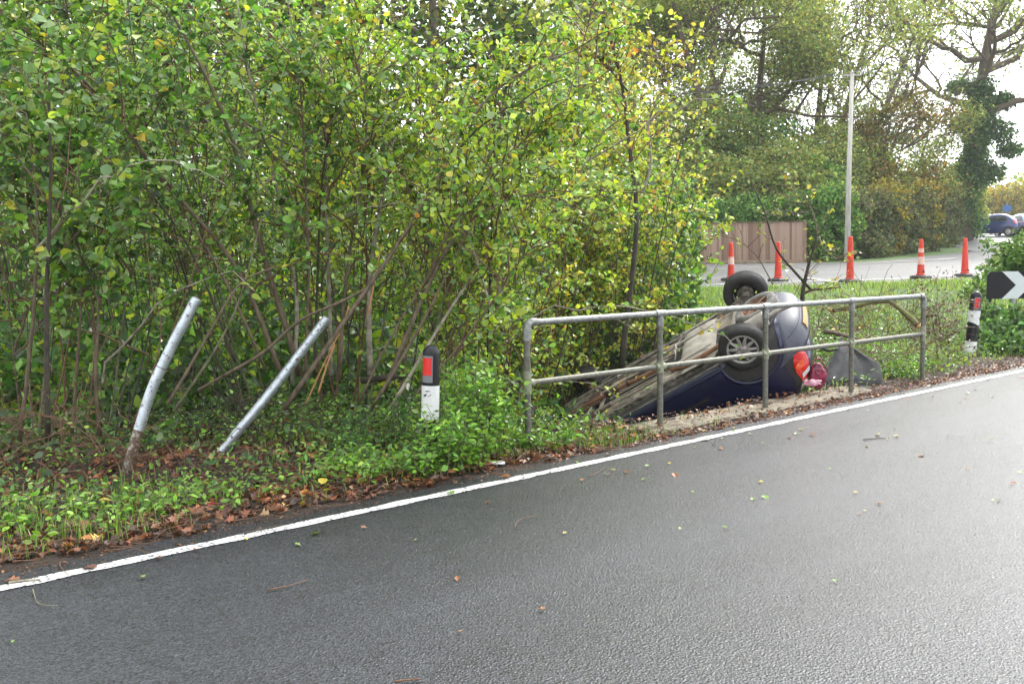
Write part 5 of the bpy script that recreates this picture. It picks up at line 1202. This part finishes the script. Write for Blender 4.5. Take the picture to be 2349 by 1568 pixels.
# ivy and bramble bushes at the right
def PB(x, y, d): return tuple(Z3(x, y, d))
bush('bramble_bush', [(PB(2265, 425, 17.5), (.34, .4, .24), 420), (PB(2325, 360, 17.5), (.36, .4, .34), 480), (PB(2420, 350, 17.3), (.5, .5, .5), 700), (PB(2150, 450, 17.3), (.25, .25, .2), 240), (PB(2060, 560, 17.2), (.28, .3, .2), 160), (PB(2020, 640, 17), (.3, .3, .14), 180), (PB(2120, 300, 17.5), (.2, .2, .16), 60)], ([(.09, .20, .04), (.16, .28, .07), (.06, .13, .03), (.26, .36, .12)], [3, 3, 1.5, 2]),
     'glossy green bramble bush rising behind the chevron sign', size=(.06, .11), shape='ovate', m='leaf', group='brambles by the chevron sign', stems=2, sr=.008)
bush('bramble_bush', [(PB(2230, 930, 15.7), (.6, .35, .28), 1500), (PB(2350, 870, 15.8), (.5, .35, .34), 1200), (PB(2120, 790, 16.4), (.3, .3, .22), 400), (PB(2320, 1020, 15.2), (.6, .3, .28), 1100), (PB(2110, 980, 15.7), (.25, .25, .25), 300)], ([(.09, .20, .05), (.15, .28, .08), (.06, .13, .04), (.2, .32, .14)], [3, 3, 2, 1.5]),
     'dark green ivy and bramble mound below the chevron sign', size=(.06, .11), shape='ovate', m='leaf', group='brambles by the chevron sign', stems=2, sr=.008)

# ------------------------------------------------------------------ dead dark scrub and twigs behind the rail
def twig_heap(name, c, rr, n, m, label, leafy=0, pal=None, L=(.3, .8), g=None, r=.005):
    c = np.array(c, float); R = empty(name, c, label=label, cat='branches', group=g); mb = MB(); LP = []
    for i in range(n):
        p = rng.normal(0, .5, 3) * np.array(rr); d = rng.normal(0, 1, 3); d[2] = abs(d[2]) * .8; d /= np.linalg.norm(d); C = curve(p, p + d * rng.uniform(*L), 6, .35)
        mb.tube(C, np.linspace(r, r * .4, 6), 4, caps=False)
        if leafy and rng.random() < .8:
            for q in range(leafy): LP.append(C[rng.integers(2, 6)] + rng.normal(0, .03, 3))
    fast(mb, 'branch_tangle', M[m], R, kind='stuff')
    if LP:
        LP = np.array(LP); V, F_, C_ = leaves(LP, rng.uniform(.03, .06, len(LP)), palette(len(LP), *pal), 'oval'); raw_mesh('foliage', V, F_, M['litter'], C_, R, kind='stuff')
    return R
twig_heap('dead_scrub', Z3(1700, 900, 13.9), (.42, .3, .42), 150, 'twig', 'tangle of dark dead scrub between the last rail post and the right bollard', 6, ([(.06, .03, .02), (.1, .05, .03), (.08, .09, .03)], [3, 2, 1]), (.2, .6))
twig_heap('broken_branches', Z3(1050, 850, 13.6), (1.1, .5, .35), 110, 'twig', 'broken twigs lying on the grass behind the bumper', 3, ([(.3, .32, .05), (.15, .2, .04), (.4, .25, .04)], [3, 3, 1]), (.4, 1.0))
twig_heap('broken_branches', Z3(1280, 1050, 12.6), (.9, .3, .25), 60, 'twig', 'broken twigs around the ribbed plastic panel', 2, PAL_LITTER, (.3, .8))
tw_c = W(-2.6, 2.9); twig_heap('broken_branches', tw_c + np.array([0, 0, .12]), (1.3, .6, .35), 120, 'twig', 'tangle of snapped twigs and brushwood behind the two bent posts', 2, ([(.12, .24, .04), (.2, .3, .05), (.08, .14, .03)], [3, 2, 1]), (.3, 1.1), r=.0055)
tw_c = W(-.9, 2.7); twig_heap('broken_branches', tw_c + np.array([0, 0, .15]), (1.0, .5, .4), 90, 'bark_dark', 'dark brushwood between the speckled post and the left bollard', 3, ([(.12, .24, .04), (.2, .3, .05), (.08, .14, .03)], [3, 2, 1]), (.3, 1.0), r=.0055)
tw_c = W(-2.0, 1.9); twig_heap('broken_branches', tw_c + np.array([0, 0, .0]), (1.1, .4, .05), 60, 'twig', 'short broken twigs scattered over the churned mud round the bent posts', 0, None, (.15, .45), r=.004)
# logs and broken sapling
def log(name, pts, r, m, label, end=True):
    P = resample(np.array([Z3(*p) for p in pts]), 14); b_ = P[0].copy(); R = empty(name, b_, label=label, cat='branch', group=None)
    mb = MB(); mb.tube(P - b_, np.linspace(r[0], r[1], 14) * (1 + rng.normal(0, .07, 14)), 10); fast(mb, 'limb', M[m], R)
    if end:
        e = P[-1] - b_; d = P[-1] - P[-2]; d /= np.linalg.norm(d); mb = MB(); mb.tube([e, e + d * .03, e + d * .05], [r[1] * 1.02, r[1] * .8, r[1] * .2], 8); fast(mb, 'broken_end', M['splinter'], R)
    return R
log('fallen_log', [(1390, 680, 13.4), (1460, 730, 13.3), (1530, 790, 13.2), (1605, 860, 13.1)], (.028, .043), 'moss', 'thick mossy broken branch sloping down to a splintered end behind the rail')
log('fallen_log', [(1420, 690, 13.4), (1300, 685, 13.5), (1200, 715, 13.6), (1100, 735, 13.6), (1000, 752, 13.7)], (.026, .036), 'moss', 'long mossy branch lying level just below the top rail')
log('fallen_branch', [(1190, 960, 12.9), (1090, 930, 13), (1010, 910, 13), (940, 900, 13.1)], (.02, .035), 'bark', 'thin brown branch behind the car below the mossy one', False)
log('fallen_branch', [(860, 990, 12.2), (930, 1020, 12.2), (980, 1040, 12.1), (1040, 1020, 12.1)], (.018, .012), 'black_pl', 'black bent strip hanging behind the tail lamp', False)
b = np.array(Z3(780, 660, 13.6)); sap_st = []
def SZ(*pts, r=.01, b='bark_dark'): return (resample(np.array([Z3(*p) for p in pts]), 14), r, b)
sap = [SZ((785, 720, 13.5), (780, 640, 13.5), (800, 560, 13.5), (825, 440, 13.4), (870, 300, 13.4), (888, 230, 13.3), r=.035), SZ((780, 640, 13.5), (850, 605, 13.5), (960, 600, 13.4), (1060, 588, 13.4), r=.02),
       SZ((850, 610, 13.5), (780, 540, 13.5), (720, 460, 13.4), (650, 390, 13.4), (595, 345, 13.3), (570, 260, 13.3), (545, 120, 13.2), (505, -10, 13.2), (440, -120, 13.2), r=.022),
       SZ((888, 230, 13.3), (880, 100, 13.3), (845, 20, 13.3), (790, -60, 13.3), (700, -110, 13.3), (620, -140, 13.3), r=.013, b='bark'), SZ((905, 230, 13.3), (920, 300, 13.3), (990, 360, 13.3), (1040, 400, 13.3), r=.012, b='bark_pale'),
       SZ((580, 570, 13.6), (530, 480, 13.6), (470, 360, 13.6), (390, 290, 13.5), (280, 230, 13.5), (170, 215, 13.5), r=.010, b='bark'), SZ((845, 55, 13.3), (700, 90, 13.3), (560, 85, 13.3), r=.006), SZ((860, 50, 13.3), (780, -10, 13.3), (700, -60, 13.3), r=.006)]
hazel('broken_sapling', b, sap, ([(.2, .28, .05), (.35, .38, .06), (.5, .4, .06), (.12, .2, .04)], [3, 3, 1.5, 1]), 'snapped bare sapling with a few maple leaves leaning behind the upturned bumper', leafn=2.4, lsize=(.06, .10), brn=6, brl=(.2, .6), lo=.05, front=45, shape='maple', cat='sapling', group=None, density_low=.9, frontw=(2, 0, 3, 3, 1, 0, 2))

# broken stems near the steel posts
def one_branch(name, pts, r, m, label):
    P = resample(np.array([at(*p) for p in pts]), 16); b_ = P[0].copy(); R = empty(name, b_, label=label, cat='branch', group=None)
    mb = MB(); mb.tube(P - b_, .8 * np.linspace(r[0], r[1], 16) * (1 + rng.normal(0, .07, 16)), 8); fast(mb, 'limb', M[m], R)
    e = P[0] - b_; d = P[0] - P[1]; d /= np.linalg.norm(d)
    return R
one_branch('snapped_stem', [(385, 925, 8.0), (430, 850, 8.1), (490, 745, 8.2), (550, 640, 8.3), (640, 610, 8.4)], (.018, .012), 'bark', 'snapped brown stem leaning right behind the left steel post')
one_branch('snapped_stem', [(400, 940, 8.1), (470, 840, 8.2), (530, 740, 8.3), (565, 640, 8.4), (600, 500, 8.5)], (.016, .010), 'bark_green', 'second snapped stem just right of the brown leaning one')
one_branch('snapped_stem', [(455, 895, 8.3), (540, 845, 8.3), (610, 810, 8.3), (665, 750, 8.3), (700, 722, 8.25), (775, 698, 8.2), (860, 650, 8.3)], (.018, .014), 'bark', 'crooked branch running up to the top of the right steel post')
one_branch('whip_stem', [(355, 900, 7.9), (395, 760, 7.9), (445, 620, 7.9), (485, 490, 7.9), (525, 360, 7.9)], (.009, .004), 'twig', 'thin orange brown whip rising beside the left steel post')
one_branch('whip_stem', [(300, 985, 8), (340, 890, 8), (370, 790, 8.1), (378, 730, 8.1), (350, 690, 8.1), (335, 560, 8.2), (320, 430, 8.2)], (.010, .004), 'twig', 'thin dark whip crossing left of the left steel post')
one_branch('whip_stem', [(265, 1000, 8.2), (290, 850, 8.2), (330, 720, 8.3), (350, 660, 8.3)], (.009, .006), 'bark_dark', 'short snapped whip left of the steel posts')
one_branch('hanging_branch', [(1138, 752, 8.6), (1125, 700, 8.6), (1100, 620, 8.7), (1075, 540, 8.8), (1040, 480, 8.9), (985, 430, 9)], (.014, .008), 'bark_pale', 'pale broken branch hanging down above the left bollard')
one_branch('fallen_log', [(830, 872, 9.4), (880, 866, 9.3), (942, 862, 9.2)], (.04, .03), 'bark_dark', 'short dark log lying behind the left bollard')
for k, (pts, lab) in enumerate((([(700, 930, 9), (740, 840, 9), (790, 740, 9), (800, 700, 9)], 'freshly splintered orange stem right of the right steel post'), ([(845, 720, 8.9), (860, 640, 8.9), (875, 560, 8.9)], 'freshly torn orange stem high above the right steel post'), ([(730, 900, 8.8), (752, 830, 8.8), (768, 790, 8.8)], 'short torn orange stem beside the right steel post'))):
    one_branch('splintered_stem', pts, (.012, .009), 'splinter', lab)

# ------------------------------------------------------------------ low plants, grass, litter
def scatter(n, t0, t1, s0, s1, fn=None, lift=(0, .02), f_xy=None):
    t = rng.uniform(t0, t1, n); s = rng.uniform(s0, s1, n)
    if fn is not None:
        k = rng.random(n) < fn(t, s); t, s = t[k], s[k]
    x = O2[0] + T2[0] * t + N2[0] * s; y = O2[1] + T2[1] * t + N2[1] * s
    return np.stack([x, y, H(x, y) + rng.uniform(lift[0], lift[1], len(x))], 1), t, s
def patchy(t, s, f=1.7, ph=0): return np.clip(.5 + .5 * np.sin(t * f + ph + np.sin(s * 2.3 + ph)) + .35 * np.sin(t * f * 2.7 + s * 4 + ph), 0, 1)
def grass(P, h, w, pal, m='leaf', bend=.5, name='grass', label='', **k):
    n = len(P); hh_ = rng.uniform(h[0], h[1], n)[:, None]; a = rng.uniform(0, 2 * math.pi, n); d = np.stack([np.cos(a), np.sin(a), 0 * a], 1); b = np.stack([-np.sin(a), np.cos(a), 0 * a], 1) * w
    be = rng.uniform(.1, bend * 2, n)[:, None]; u = np.array([0, 0, 1.])
    p1 = P + u * hh_ * .55 + d * hh_ * be * .25; p2 = P + u * hh_ * (.95 - .3 * be) + d * hh_ * be * .9
    V = np.stack([P - b, P + b, p1 + b * .8, p1 - b * .8, p2], 1).reshape(-1, 3)
    F3 = np.array([(0, 1, 2), (0, 2, 3), (3, 2, 4)])[None] + (np.arange(n) * 5)[:, None, None]
    return raw_mesh(name, V, F3.reshape(-1, 3), M[m], np.repeat(palette(n, *pal), 5, axis=0), label=label, kind='stuff', **k)
PG = ([(.12, .26, .035), (.18, .33, .05), (.09, .18, .03), (.25, .3, .08)], [3, 3, 2, 1])
# litter: brown strip at the road edge and over the forest floor
def lit(t, s): return np.clip(1.25 - np.abs(s - .62) * 1.1, .38, 1) * (t < 2.0) * (1 - .45 * sm(s, .75, 1.1) * (1 - sm(s, 1.5, 1.9))) * (s > .30 + .09 * np.sin(t * 3.3) * np.sin(t * 7.1))
P, t, s = scatter(42000, -9, 2.3, .24, 4.6, lit, (0, .035))
V, F_, C = leaves(P, rng.uniform(.022, .07, len(P)), palette(len(P), *PAL_LITTER), 'maple', up=(0, 0, 1), spread=.42); raw_mesh('leaf_litter', V, F_, M['litter'], C, label='wet brown fallen leaves along the road edge and under the bushes', kind='stuff')
P, t, s = scatter(9000, 1.4, 12, .20, .9, lambda t, s: .3 + .7 * (s < .5), (0, .012)); P[:, 2] += .036 * (s > .5) * (t > 1.5) * (t < 6)
V, F_, C = leaves(P, rng.uniform(.012, .045, len(P)), palette(len(P), *PAL_LITTER), 'maple', up=(0, 0, 1), spread=.3); raw_mesh('leaf_litter', V, F_, M['litter'], C, label='small leaf fragments along the culvert slab and handrail', kind='stuff')
P, t, s = scatter(30000, -12, 9, 4.0, 14, None, (0, .05))
V, F_, C = leaves(P, rng.uniform(.06, .12, len(P)), palette(len(P), [(.10, .05, .025), (.05, .03, .02), (.035, .08, .02), (.06, .12, .03), (.2, .12, .05)], [3, 3, 3, 3, 1]), 'quad', up=(0, 0, 1), spread=.4); raw_mesh('forest_floor_litter', V, F_, M['litter'], C, label='dark litter and ivy on the floor of the wood', kind='stuff')
P, t, s = scatter(5200, -9, 11, .055, .34, lambda t, s: .12 + .88 * sm(s, .08, .3), (.0, .004)); P[:, 2] = np.maximum(P[:, 2], .004)
V, F_, C = leaves(P, rng.uniform(.006, .022, len(P)), palette(len(P), *PAL_LITTER), 'quad', up=(0, 0, 1), spread=.4); raw_mesh('leaf_grit', V, F_, M['litter'], C, label='fine leaf crumbs and grit along the ragged edge of the asphalt', kind='stuff')
# twigs in the litter
mb = MB(); P, t, s = scatter(1900, -9, 2.3, .22, 3.4, lambda t, s: np.clip(1.3 - s * .25, .2, 1), (.005, .05))
for p in P:
    a = rng.normal(math.atan2(T2[1], T2[0]), .7); L = rng.uniform(.06, .38); d = np.array([math.cos(a), math.sin(a), rng.normal(0, .08)]); mb.tube(curve(p, p + d * L, 4, .25), [.003, .0025, .002, .001], 4, caps=False)
fast(mb, 'fallen_twigs', M['twig'], kind='stuff', label='broken twigs lying in the litter along the road edge')
# green ground cover: mid strip
def mudgap(t, s): return 1 - .95 * np.exp(-(((t + 1.9) / 1.5) ** 2 + ((s - 2.1) / .62) ** 2) ** 1.2)
def gcov(t, s): return np.clip(sm(s, .45, .95) * (1 - .35 * sm(s, 2.5, 4)), 0, 1) * (1 - .45 * (1 - sm(t, -4.2, -2.8)) * (1 - sm(s, .9, 1.5))) * (.30 + .25 * (1 - sm(s, 1.2, 1.9)) + .70 * patchy(t, s, 1.3, 1)) * mudgap(t, s)
P, t, s = scatter(36000, -9, 1.9, .4, 5.5, gcov, (.01, .18)); P[:, 2] += .10 * np.exp(-((t + .3) / 1.0) ** 2) * rng.random(len(P))
V, F_, C = leaves(P, rng.uniform(.028, .062, len(P)), palette(len(P), [(.13, .28, .04), (.21, .38, .06), (.08, .17, .035), (.26, .37, .10), (.06, .12, .03)], [3, 2.5, 2, 1, 1.5]), 'oval', up=(0, -.15, .8), spread=.5); raw_mesh('ground_cover', V, F_, M['leaf'], C, label='low green weeds covering the verge in front of the thicket', kind='stuff')
P, t, s = scatter(18000, -9, 2.0, .40, 3.0, lambda t, s: patchy(t, s, 2.1, 2) ** 1.5 * mudgap(t, s) * (1 - .6 * sm(s, 1.5, 3)), (0, 0))
grass(P, (.05, .17), .003, PG, label='tufts of bright grass in the verge litter')
P, t, s = scatter(3800, 1.0, 4.6, .28, .8, lambda t, s: (np.exp(-((t - 1.4) / .55) ** 2) + .12 * np.exp(-((t - 2.9) / .15) ** 2)), (0, 0))
grass(P, (.03, .12), .0025, PG, label='bright grass fringe at the left end of the culvert slab')
P, t, s = scatter(9000, -9, 1.2, 1.3, 5.5, lambda t, s: (.4 + .6 * patchy(t, s, 1.6, 4)) * (1 - .85 * sm(t, -4.2, -3.2) * (1 - sm(t, -.9, -.2)) * (1 - sm(s, 2.9, 3.6))) * (.35 + .65 * sm(s, 2.5, 4)), (.01, .16))
V, F_, C = leaves(P, rng.uniform(.045, .10, len(P)), palette(len(P), [(.045, .11, .03), (.09, .18, .045), (.03, .07, .02), (.15, .24, .09), (.16, .10, .04)], [3, 3, 2, 1, .7]), 'round', up=(0, -.3, .8), spread=.5); raw_mesh('ground_cover', V, F_, M['leaf'], C, label='dark ivy and bramble leaves on the ground under the hazels', kind='stuff')
# right hand grass bank
P, t, s = scatter(95000, 5.2, 17, .5, 11, lambda t, s: sm(s, .55, 1.4) * (.35 + .65 * patchy(t, s, 1.1, 3)), (0, 0)); ok = (P[:, 1] < near_edge(P[:, 0]) + .1) & (P[:, 0] > 2.2) & (P[:, 0] / P[:, 1] < .62); P = P[ok]
grass(P, (.05, .15), .0045, ([(.16, .30, .05), (.24, .37, .08), (.10, .19, .035), (.32, .35, .12)], [3, 3, 1.5, 1.3]), label='bright wet grass on the bank between the handrail and the side road')
P, t, s = scatter(9000, 5.4, 13, .55, 4, lambda t, s: patchy(t, s, 1.9, 5), (.02, .2)); P = P[P[:, 1] < near_edge(P[:, 0])]
V, F_, C = leaves(P, rng.uniform(.035, .07, len(P)), palette(len(P), [(.10, .22, .035), (.16, .30, .05), (.06, .12, .03), (.3, .3, .06)], [3, 2.5, 2, .7]), 'oval', up=(0, -.15, .8), spread=.5); raw_mesh('ground_cover', V, F_, M['leaf'], C, label='broad leaved weeds among the grass right of the handrail', kind='stuff')
# ditch sides: ferns, ivy
P, t, s = scatter(9000, 1.0, 7.4, 1.0, 9, lambda t, s: 1 - (t > 2.3) * (t < 6.3) * (s < 2.2), (0, .25)); V, F_, C = leaves(P, rng.uniform(.05, .1, len(P)), palette(len(P), [(.05, .12, .03), (.03, .07, .02), (.1, .05, .03), (.09, .18, .04)], [3, 3, 2, 2]), 'oval', up=(0, -.2, .8), spread=.5); raw_mesh('ditch_plants', V, F_, M['leaf'], C, label='dark plants and leaves on the sides of the ditch', kind='stuff')

# nettle clumps: stems with paired leaves
def nettles(t0, s0, rt, rs_, n, h, label, pal, lean=0):
    c = W(t0, s0); R = empty('nettle_clump', c, label=label, cat='plant', group='nettles and weeds by the bollard and handrail'); mb = MB(); LP, LD = [], []
    for i in range(n):
        tt_, ss_ = t0 + rng.normal(0, .5) * rt, max(.36, s0 + rng.normal(0, .5) * rs_); p = W(tt_, ss_) - c; hh_ = h * rng.uniform(.5, 1.0) * math.exp(-((tt_ - t0) / (rt * 1.3)) ** 2)
        e = p + np.array([rng.normal(0, .13) + lean * hh_, rng.normal(-.05, .12), hh_]); C = curve(p, e, 6, .2); mb.tube(C, np.linspace(.004, .0018, 6), 4, caps=False)
        m_ = int(5 + hh_ * 22)
        for k in range(m_):
            u = .12 + .9 * k / m_; q = np.array([np.interp(u, np.linspace(0, 1, 6), C[:, j]) for j in range(3)]); a = k * 1.57 + rng.normal(0, .4)
            for sg_ in (0, math.pi): d = np.array([math.cos(a + sg_), math.sin(a + sg_), .05]); LP.append(q + d * .03); LD.append(d * 1.5)
    fast(mb, 'stems', M['bark_green'], R, kind='stuff'); LP, LD = np.array(LP), np.array(LD)
    V, F_, C = leaves(LP, rng.uniform(.035, .068, len(LP)), palette(len(LP), *pal), 'oval', up=(0, -.2, .9), spread=.42, direc=LD); raw_mesh('foliage', V, F_, M['leaf'], C, R, kind='stuff')
PN = ([(.13, .30, .03), (.20, .38, .045), (.08, .19, .03), (.26, .40, .08)], [3, 3, 1.5, .8])
nettles(.28, .78, .42, .3, 75, .88, 'tall bright green nettles between the left bollard and the first rail post', PN)
nettles(.85, .70, .38, .22, 40, .22, 'shorter nettles spilling past the first rail post towards the culvert slab', PN, .1)
nettles(-.28, .50, .30, .12, 46, .60, 'nettles climbing the front of the left bollard', PN, -.1)
nettles(-.9, .95, .5, .4, 40, .26, 'low weeds left of the left bollard', PN)
nettles(-2.3, .95, .8, .35, 34, .15, 'low weeds in front of the steel posts', PN)
nettles(-4.0, 1.0, .9, .4, 50, .16, 'low weeds at the left edge of the verge', PN)
nettles(.1, 1.5, .8, .5, 50, .5, 'darker nettles behind the left bollard', ([(.06, .16, .03), (.10, .22, .035), (.04, .1, .02)], [3, 2, 2]))
nettles(7.6, .95, .6, .3, 40, .30, 'low weeds at the foot of the last rail post', PN)
nettles(9.3, 1.5, .8, .3, 40, .14, 'weeds at the foot of the right bollard', PN)

# individual brown leaves in the litter strip
names = {'brown': (.24, .10, .045), 'orange': (.42, .17, .045), 'dark brown': (.14, .06, .035), 'yellow': (.52, .42, .06), 'green': (.17, .28, .06), 'red': (.32, .04, .03)}
P, t, s = scatter(120, -6.5, 1.8, .30, 1.35, lambda t, s: np.clip(1.4 - s, .2, 1), (.03, .06))
def zone(p):
    t = ts(p[0], p[1])[0]
    return ('at the far left end of the verge', 'in front of the steel posts', 'between the steel posts and the left bollard', 'in front of the nettles')[int(np.searchsorted([-3.3, -1.7, -.5], t))]
def zone2(p):
    t, s = ts(p[0], p[1]); a = ('left half of the handrail', 'middle of the handrail', 'right half of the handrail', 'right bollard')[int(np.searchsorted([2.6, 4.8, 7.4], t))]
    return ('near the edge line by the ' if s > -1 else 'out in the lane opposite the ') + a
for p in P:
    k = rng.choice(['brown', 'orange', 'dark brown', 'yellow', 'red'], p=[.4, .27, .2, .08, .05])
    leaf_obj('fallen_leaf', p, rng.uniform(.05, .09), rng.normal(0, .32, 3) + np.array([0, -.1, 1]), rng.normal(0, 1, 3), names[k], rng.choice(['maple', 'ovate', 'round']), None, M['litter'], label=k + ' fallen leaf in the litter ' + zone(p), cat='leaf', group=k + ' fallen leaves in the litter ' + zone(p))
# scattered leaves and twigs on the road
def rz_(x, y): return ('line end at far left' if x < 300 else 'strip by the line below the steel posts' if x < 800 else 'strip by the line below the left bollard' if x < 1350 and y < 1240 else 'open lane in the foreground' if y > 1240 else 'lane left of the middle rail post' if x < 1800 else 'lane towards the right edge')
def road_leaf(x, y, k, size, where):
    p = at(x, y, 5); p = CAMP + ray(x, y) * ((.008 - 1.6) / ray(x, y)[2])
    leaf_obj('fallen_leaf', p + np.array([0, 0, .006]), size, np.array([rng.normal(0, .13), rng.normal(0, .13), 1]), rng.normal(0, 1, 3), names[k], rng.choice(['maple', 'round', 'oval'], p=[.5, .25, .25]), None, M['litter'], label='small %s leaf on wet %s' % (k, rz_(x, y)), cat='leaf', group='%s leaves on the wet %s' % (k, rz_(x, y)))
for i in range(150):
    t = rng.uniform(.5, 13); s = -abs(rng.normal(0, 1.5)) - .05 if rng.random() < .85 else rng.uniform(-.1, .2); p = W(t, s, 0)
    k = rng.choice(['yellow', 'green', 'brown', 'orange'], p=[.34, .36, .2, .1])
    leaf_obj('fallen_leaf', p + np.array([0, 0, .012]), rng.uniform(.025, .06), np.array([rng.normal(0, .15), rng.normal(0, .15), 1]), rng.normal(0, 1, 3), names[k], rng.choice(['maple', 'round', 'oval']), None, M['litter'], label='small %s leaf %s' % (k, zone2(p)), cat='leaf', group='%s leaves %s' % (k, zone2(p)))
for (x, y, k, sz) in ((222, 1302, 'dark brown', .085), (45, 1330, 'brown', .08), (735, 1222, 'green', .07), (1048, 1322, 'brown', .06), (1250, 1398, 'orange', .035), (370, 1281, 'dark brown', .05), (430, 1190, 'green', .05), (330, 1325, 'green', .035), (1145, 1095, 'brown', .09), (1200, 1095, 'dark brown', .05), (1300, 1222, 'yellow', .03), (1030, 1128, 'green', .07), (1125, 1150, 'brown', .05), (1335, 1100, 'orange', .04), (1400, 1078, 'yellow', .05), (1480, 1070, 'green', .04), (1545, 1085, 'brown', .11), (676, 1248, 'green', .04), (560, 1235, 'yellow', .03), (828, 1210, 'brown', .04), (450, 1262, 'brown', .03), (1560, 1215, 'green', .03), (1050, 1450, 'orange', .025), (30, 1470, 'green', .02), (1875, 998, 'brown', .09), (2020, 1000, 'dark brown', .07), (1590, 1130, 'green', .03), (1790, 1175, 'green', .02), (2390, 1200, 'brown', .03), (1915, 1330, 'green', .03), (1670, 1210, 'green', .04), (950, 1240, 'yellow', .02)):
    road_leaf(x, y, k, sz, 'road')
def road_twig(pts, r, label, m='twig'):
    P = resample(np.array([CAMP + ray(x, y) * ((.012 - 1.6) / ray(x, y)[2]) for x, y in pts]), 10); b_ = P[0].copy(); mb = MB(); mb.tube(P - b_, np.linspace(r, r * .5, 10), 6); o = fast(mb, 'fallen_twig', M[m], label=label, cat='twig'); o.location = b_
road_twig([(612, 1352), (640, 1348), (672, 1340), (705, 1329)], .004, 'straight red brown twig lying alone on the near asphalt')
road_twig([(155, 1290), (135, 1285), (138, 1300), (158, 1318)], .004, 'curved dark stalk crossing the white line at the left')
road_twig([(75, 1350), (85, 1385), (105, 1390), (133, 1388)], .003, 'thin green stalk on the asphalt near the left edge', 'bark_green')
road_twig([(20, 1335), (60, 1330), (92, 1328)], .008, 'pale twig lying across the start of the white line', 'bark_pale')
road_twig([(1180, 1210), (1190, 1190), (1210, 1185), (1235, 1182)], .003, 'faint curved stalk on the asphalt in the middle of the road')
road_twig([(905, 1562), (935, 1558), (965, 1556)], .005, 'dark twig at the bottom edge of the picture')
road_twig([(1980, 1008), (2010, 1005), (2040, 1005)], .006, 'black twig on the road right of the culvert', 'bark_dark')
road_twig([(1350, 1092), (1368, 1085), (1390, 1070)], .003, 'short dark twig beside the white line near the slab')
road_twig([(560, 1222), (600, 1212), (650, 1203)], .006, 'long dark twig at the verge edge left of the lid', 'bark_dark')
def wh(x, y): return ('fuel tank', 'mid floor pan', 'nose')[int(np.searchsorted([.95, 1.75], x))] + (' near side' if y < 0 else ' far side')
# leaves lying on the upturned floor pan
for i in range(60):
    x, y = rng.uniform(.2, 2.6), rng.uniform(-.55, .5); k = rng.choice(['yellow', 'green', 'orange', 'brown'], p=[.35, .4, .15, .1])
    wp = car.matrix_world @ Vector((x, y, .16)); up_ = (car.matrix_world.to_3x3() @ Vector((0, 0, -1)))
    leaf_obj('fallen_leaf', wp, rng.uniform(.03, .07), np.array(up_) + rng.normal(0, .25, 3), rng.normal(0, 1, 3), names[k], rng.choice(['maple', 'round']), None, M['litter'], label='small %s leaf on upturned car underside, %s' % (k, wh(x, y)), cat='leaf', group='%s leaves on the upturned car, %s' % (k, wh(x, y)))

# ------------------------------------------------------------------ thin volume added to hint at the lens veil over far trees
mb = MB(); mb.box((25, 60, 13.9), (260, 200, 32))
hz = mb.build('veil_haze', None, kind='stuff'); hz.data.materials.clear()
hm = bpy.data.materials.new('thin_veil_haze'); hm.use_nodes = True; ht = hm.node_tree; ht.nodes.clear()
hv = ht.nodes.new('ShaderNodeVolumePrincipled'); ho = ht.nodes.new('ShaderNodeOutputMaterial'); ht.links.new(hv.outputs[0], ho.inputs['Volume'])
hv.inputs['Color'].default_value = (.93, .96, 1, 1); hv.inputs['Density'].default_value = .0006; hv.inputs['Anisotropy'].default_value = .3
hz.data.materials.append(hm)

nettles(8.4, 2.2, 1.0, .7, 60, .45, 'taller weeds on the bank between the last rail post and the right bollard', PN)
nettles(6.9, 2.2, .7, .7, 50, .40, 'uneven weeds behind the last two rail posts', ([(.10, .22, .04), (.16, .28, .06), (.07, .13, .03), (.3, .3, .1)], [3, 3, 2, 1]))
nettles(9.6, 3.2, 1.0, .7, 50, .40, 'weeds in front of the chevron sign brambles', ([(.10, .22, .04), (.16, .28, .06), (.07, .13, .03)], [3, 3, 2]))
0 and print('TRIS', sum(sum(len(p.vertices) - 2 for p in o.data.polygons) if 0 else len(o.data.loops) - 2 * len(o.data.polygons) for o in bpy.data.objects if o.type == 'MESH' and o.data.users < 3))
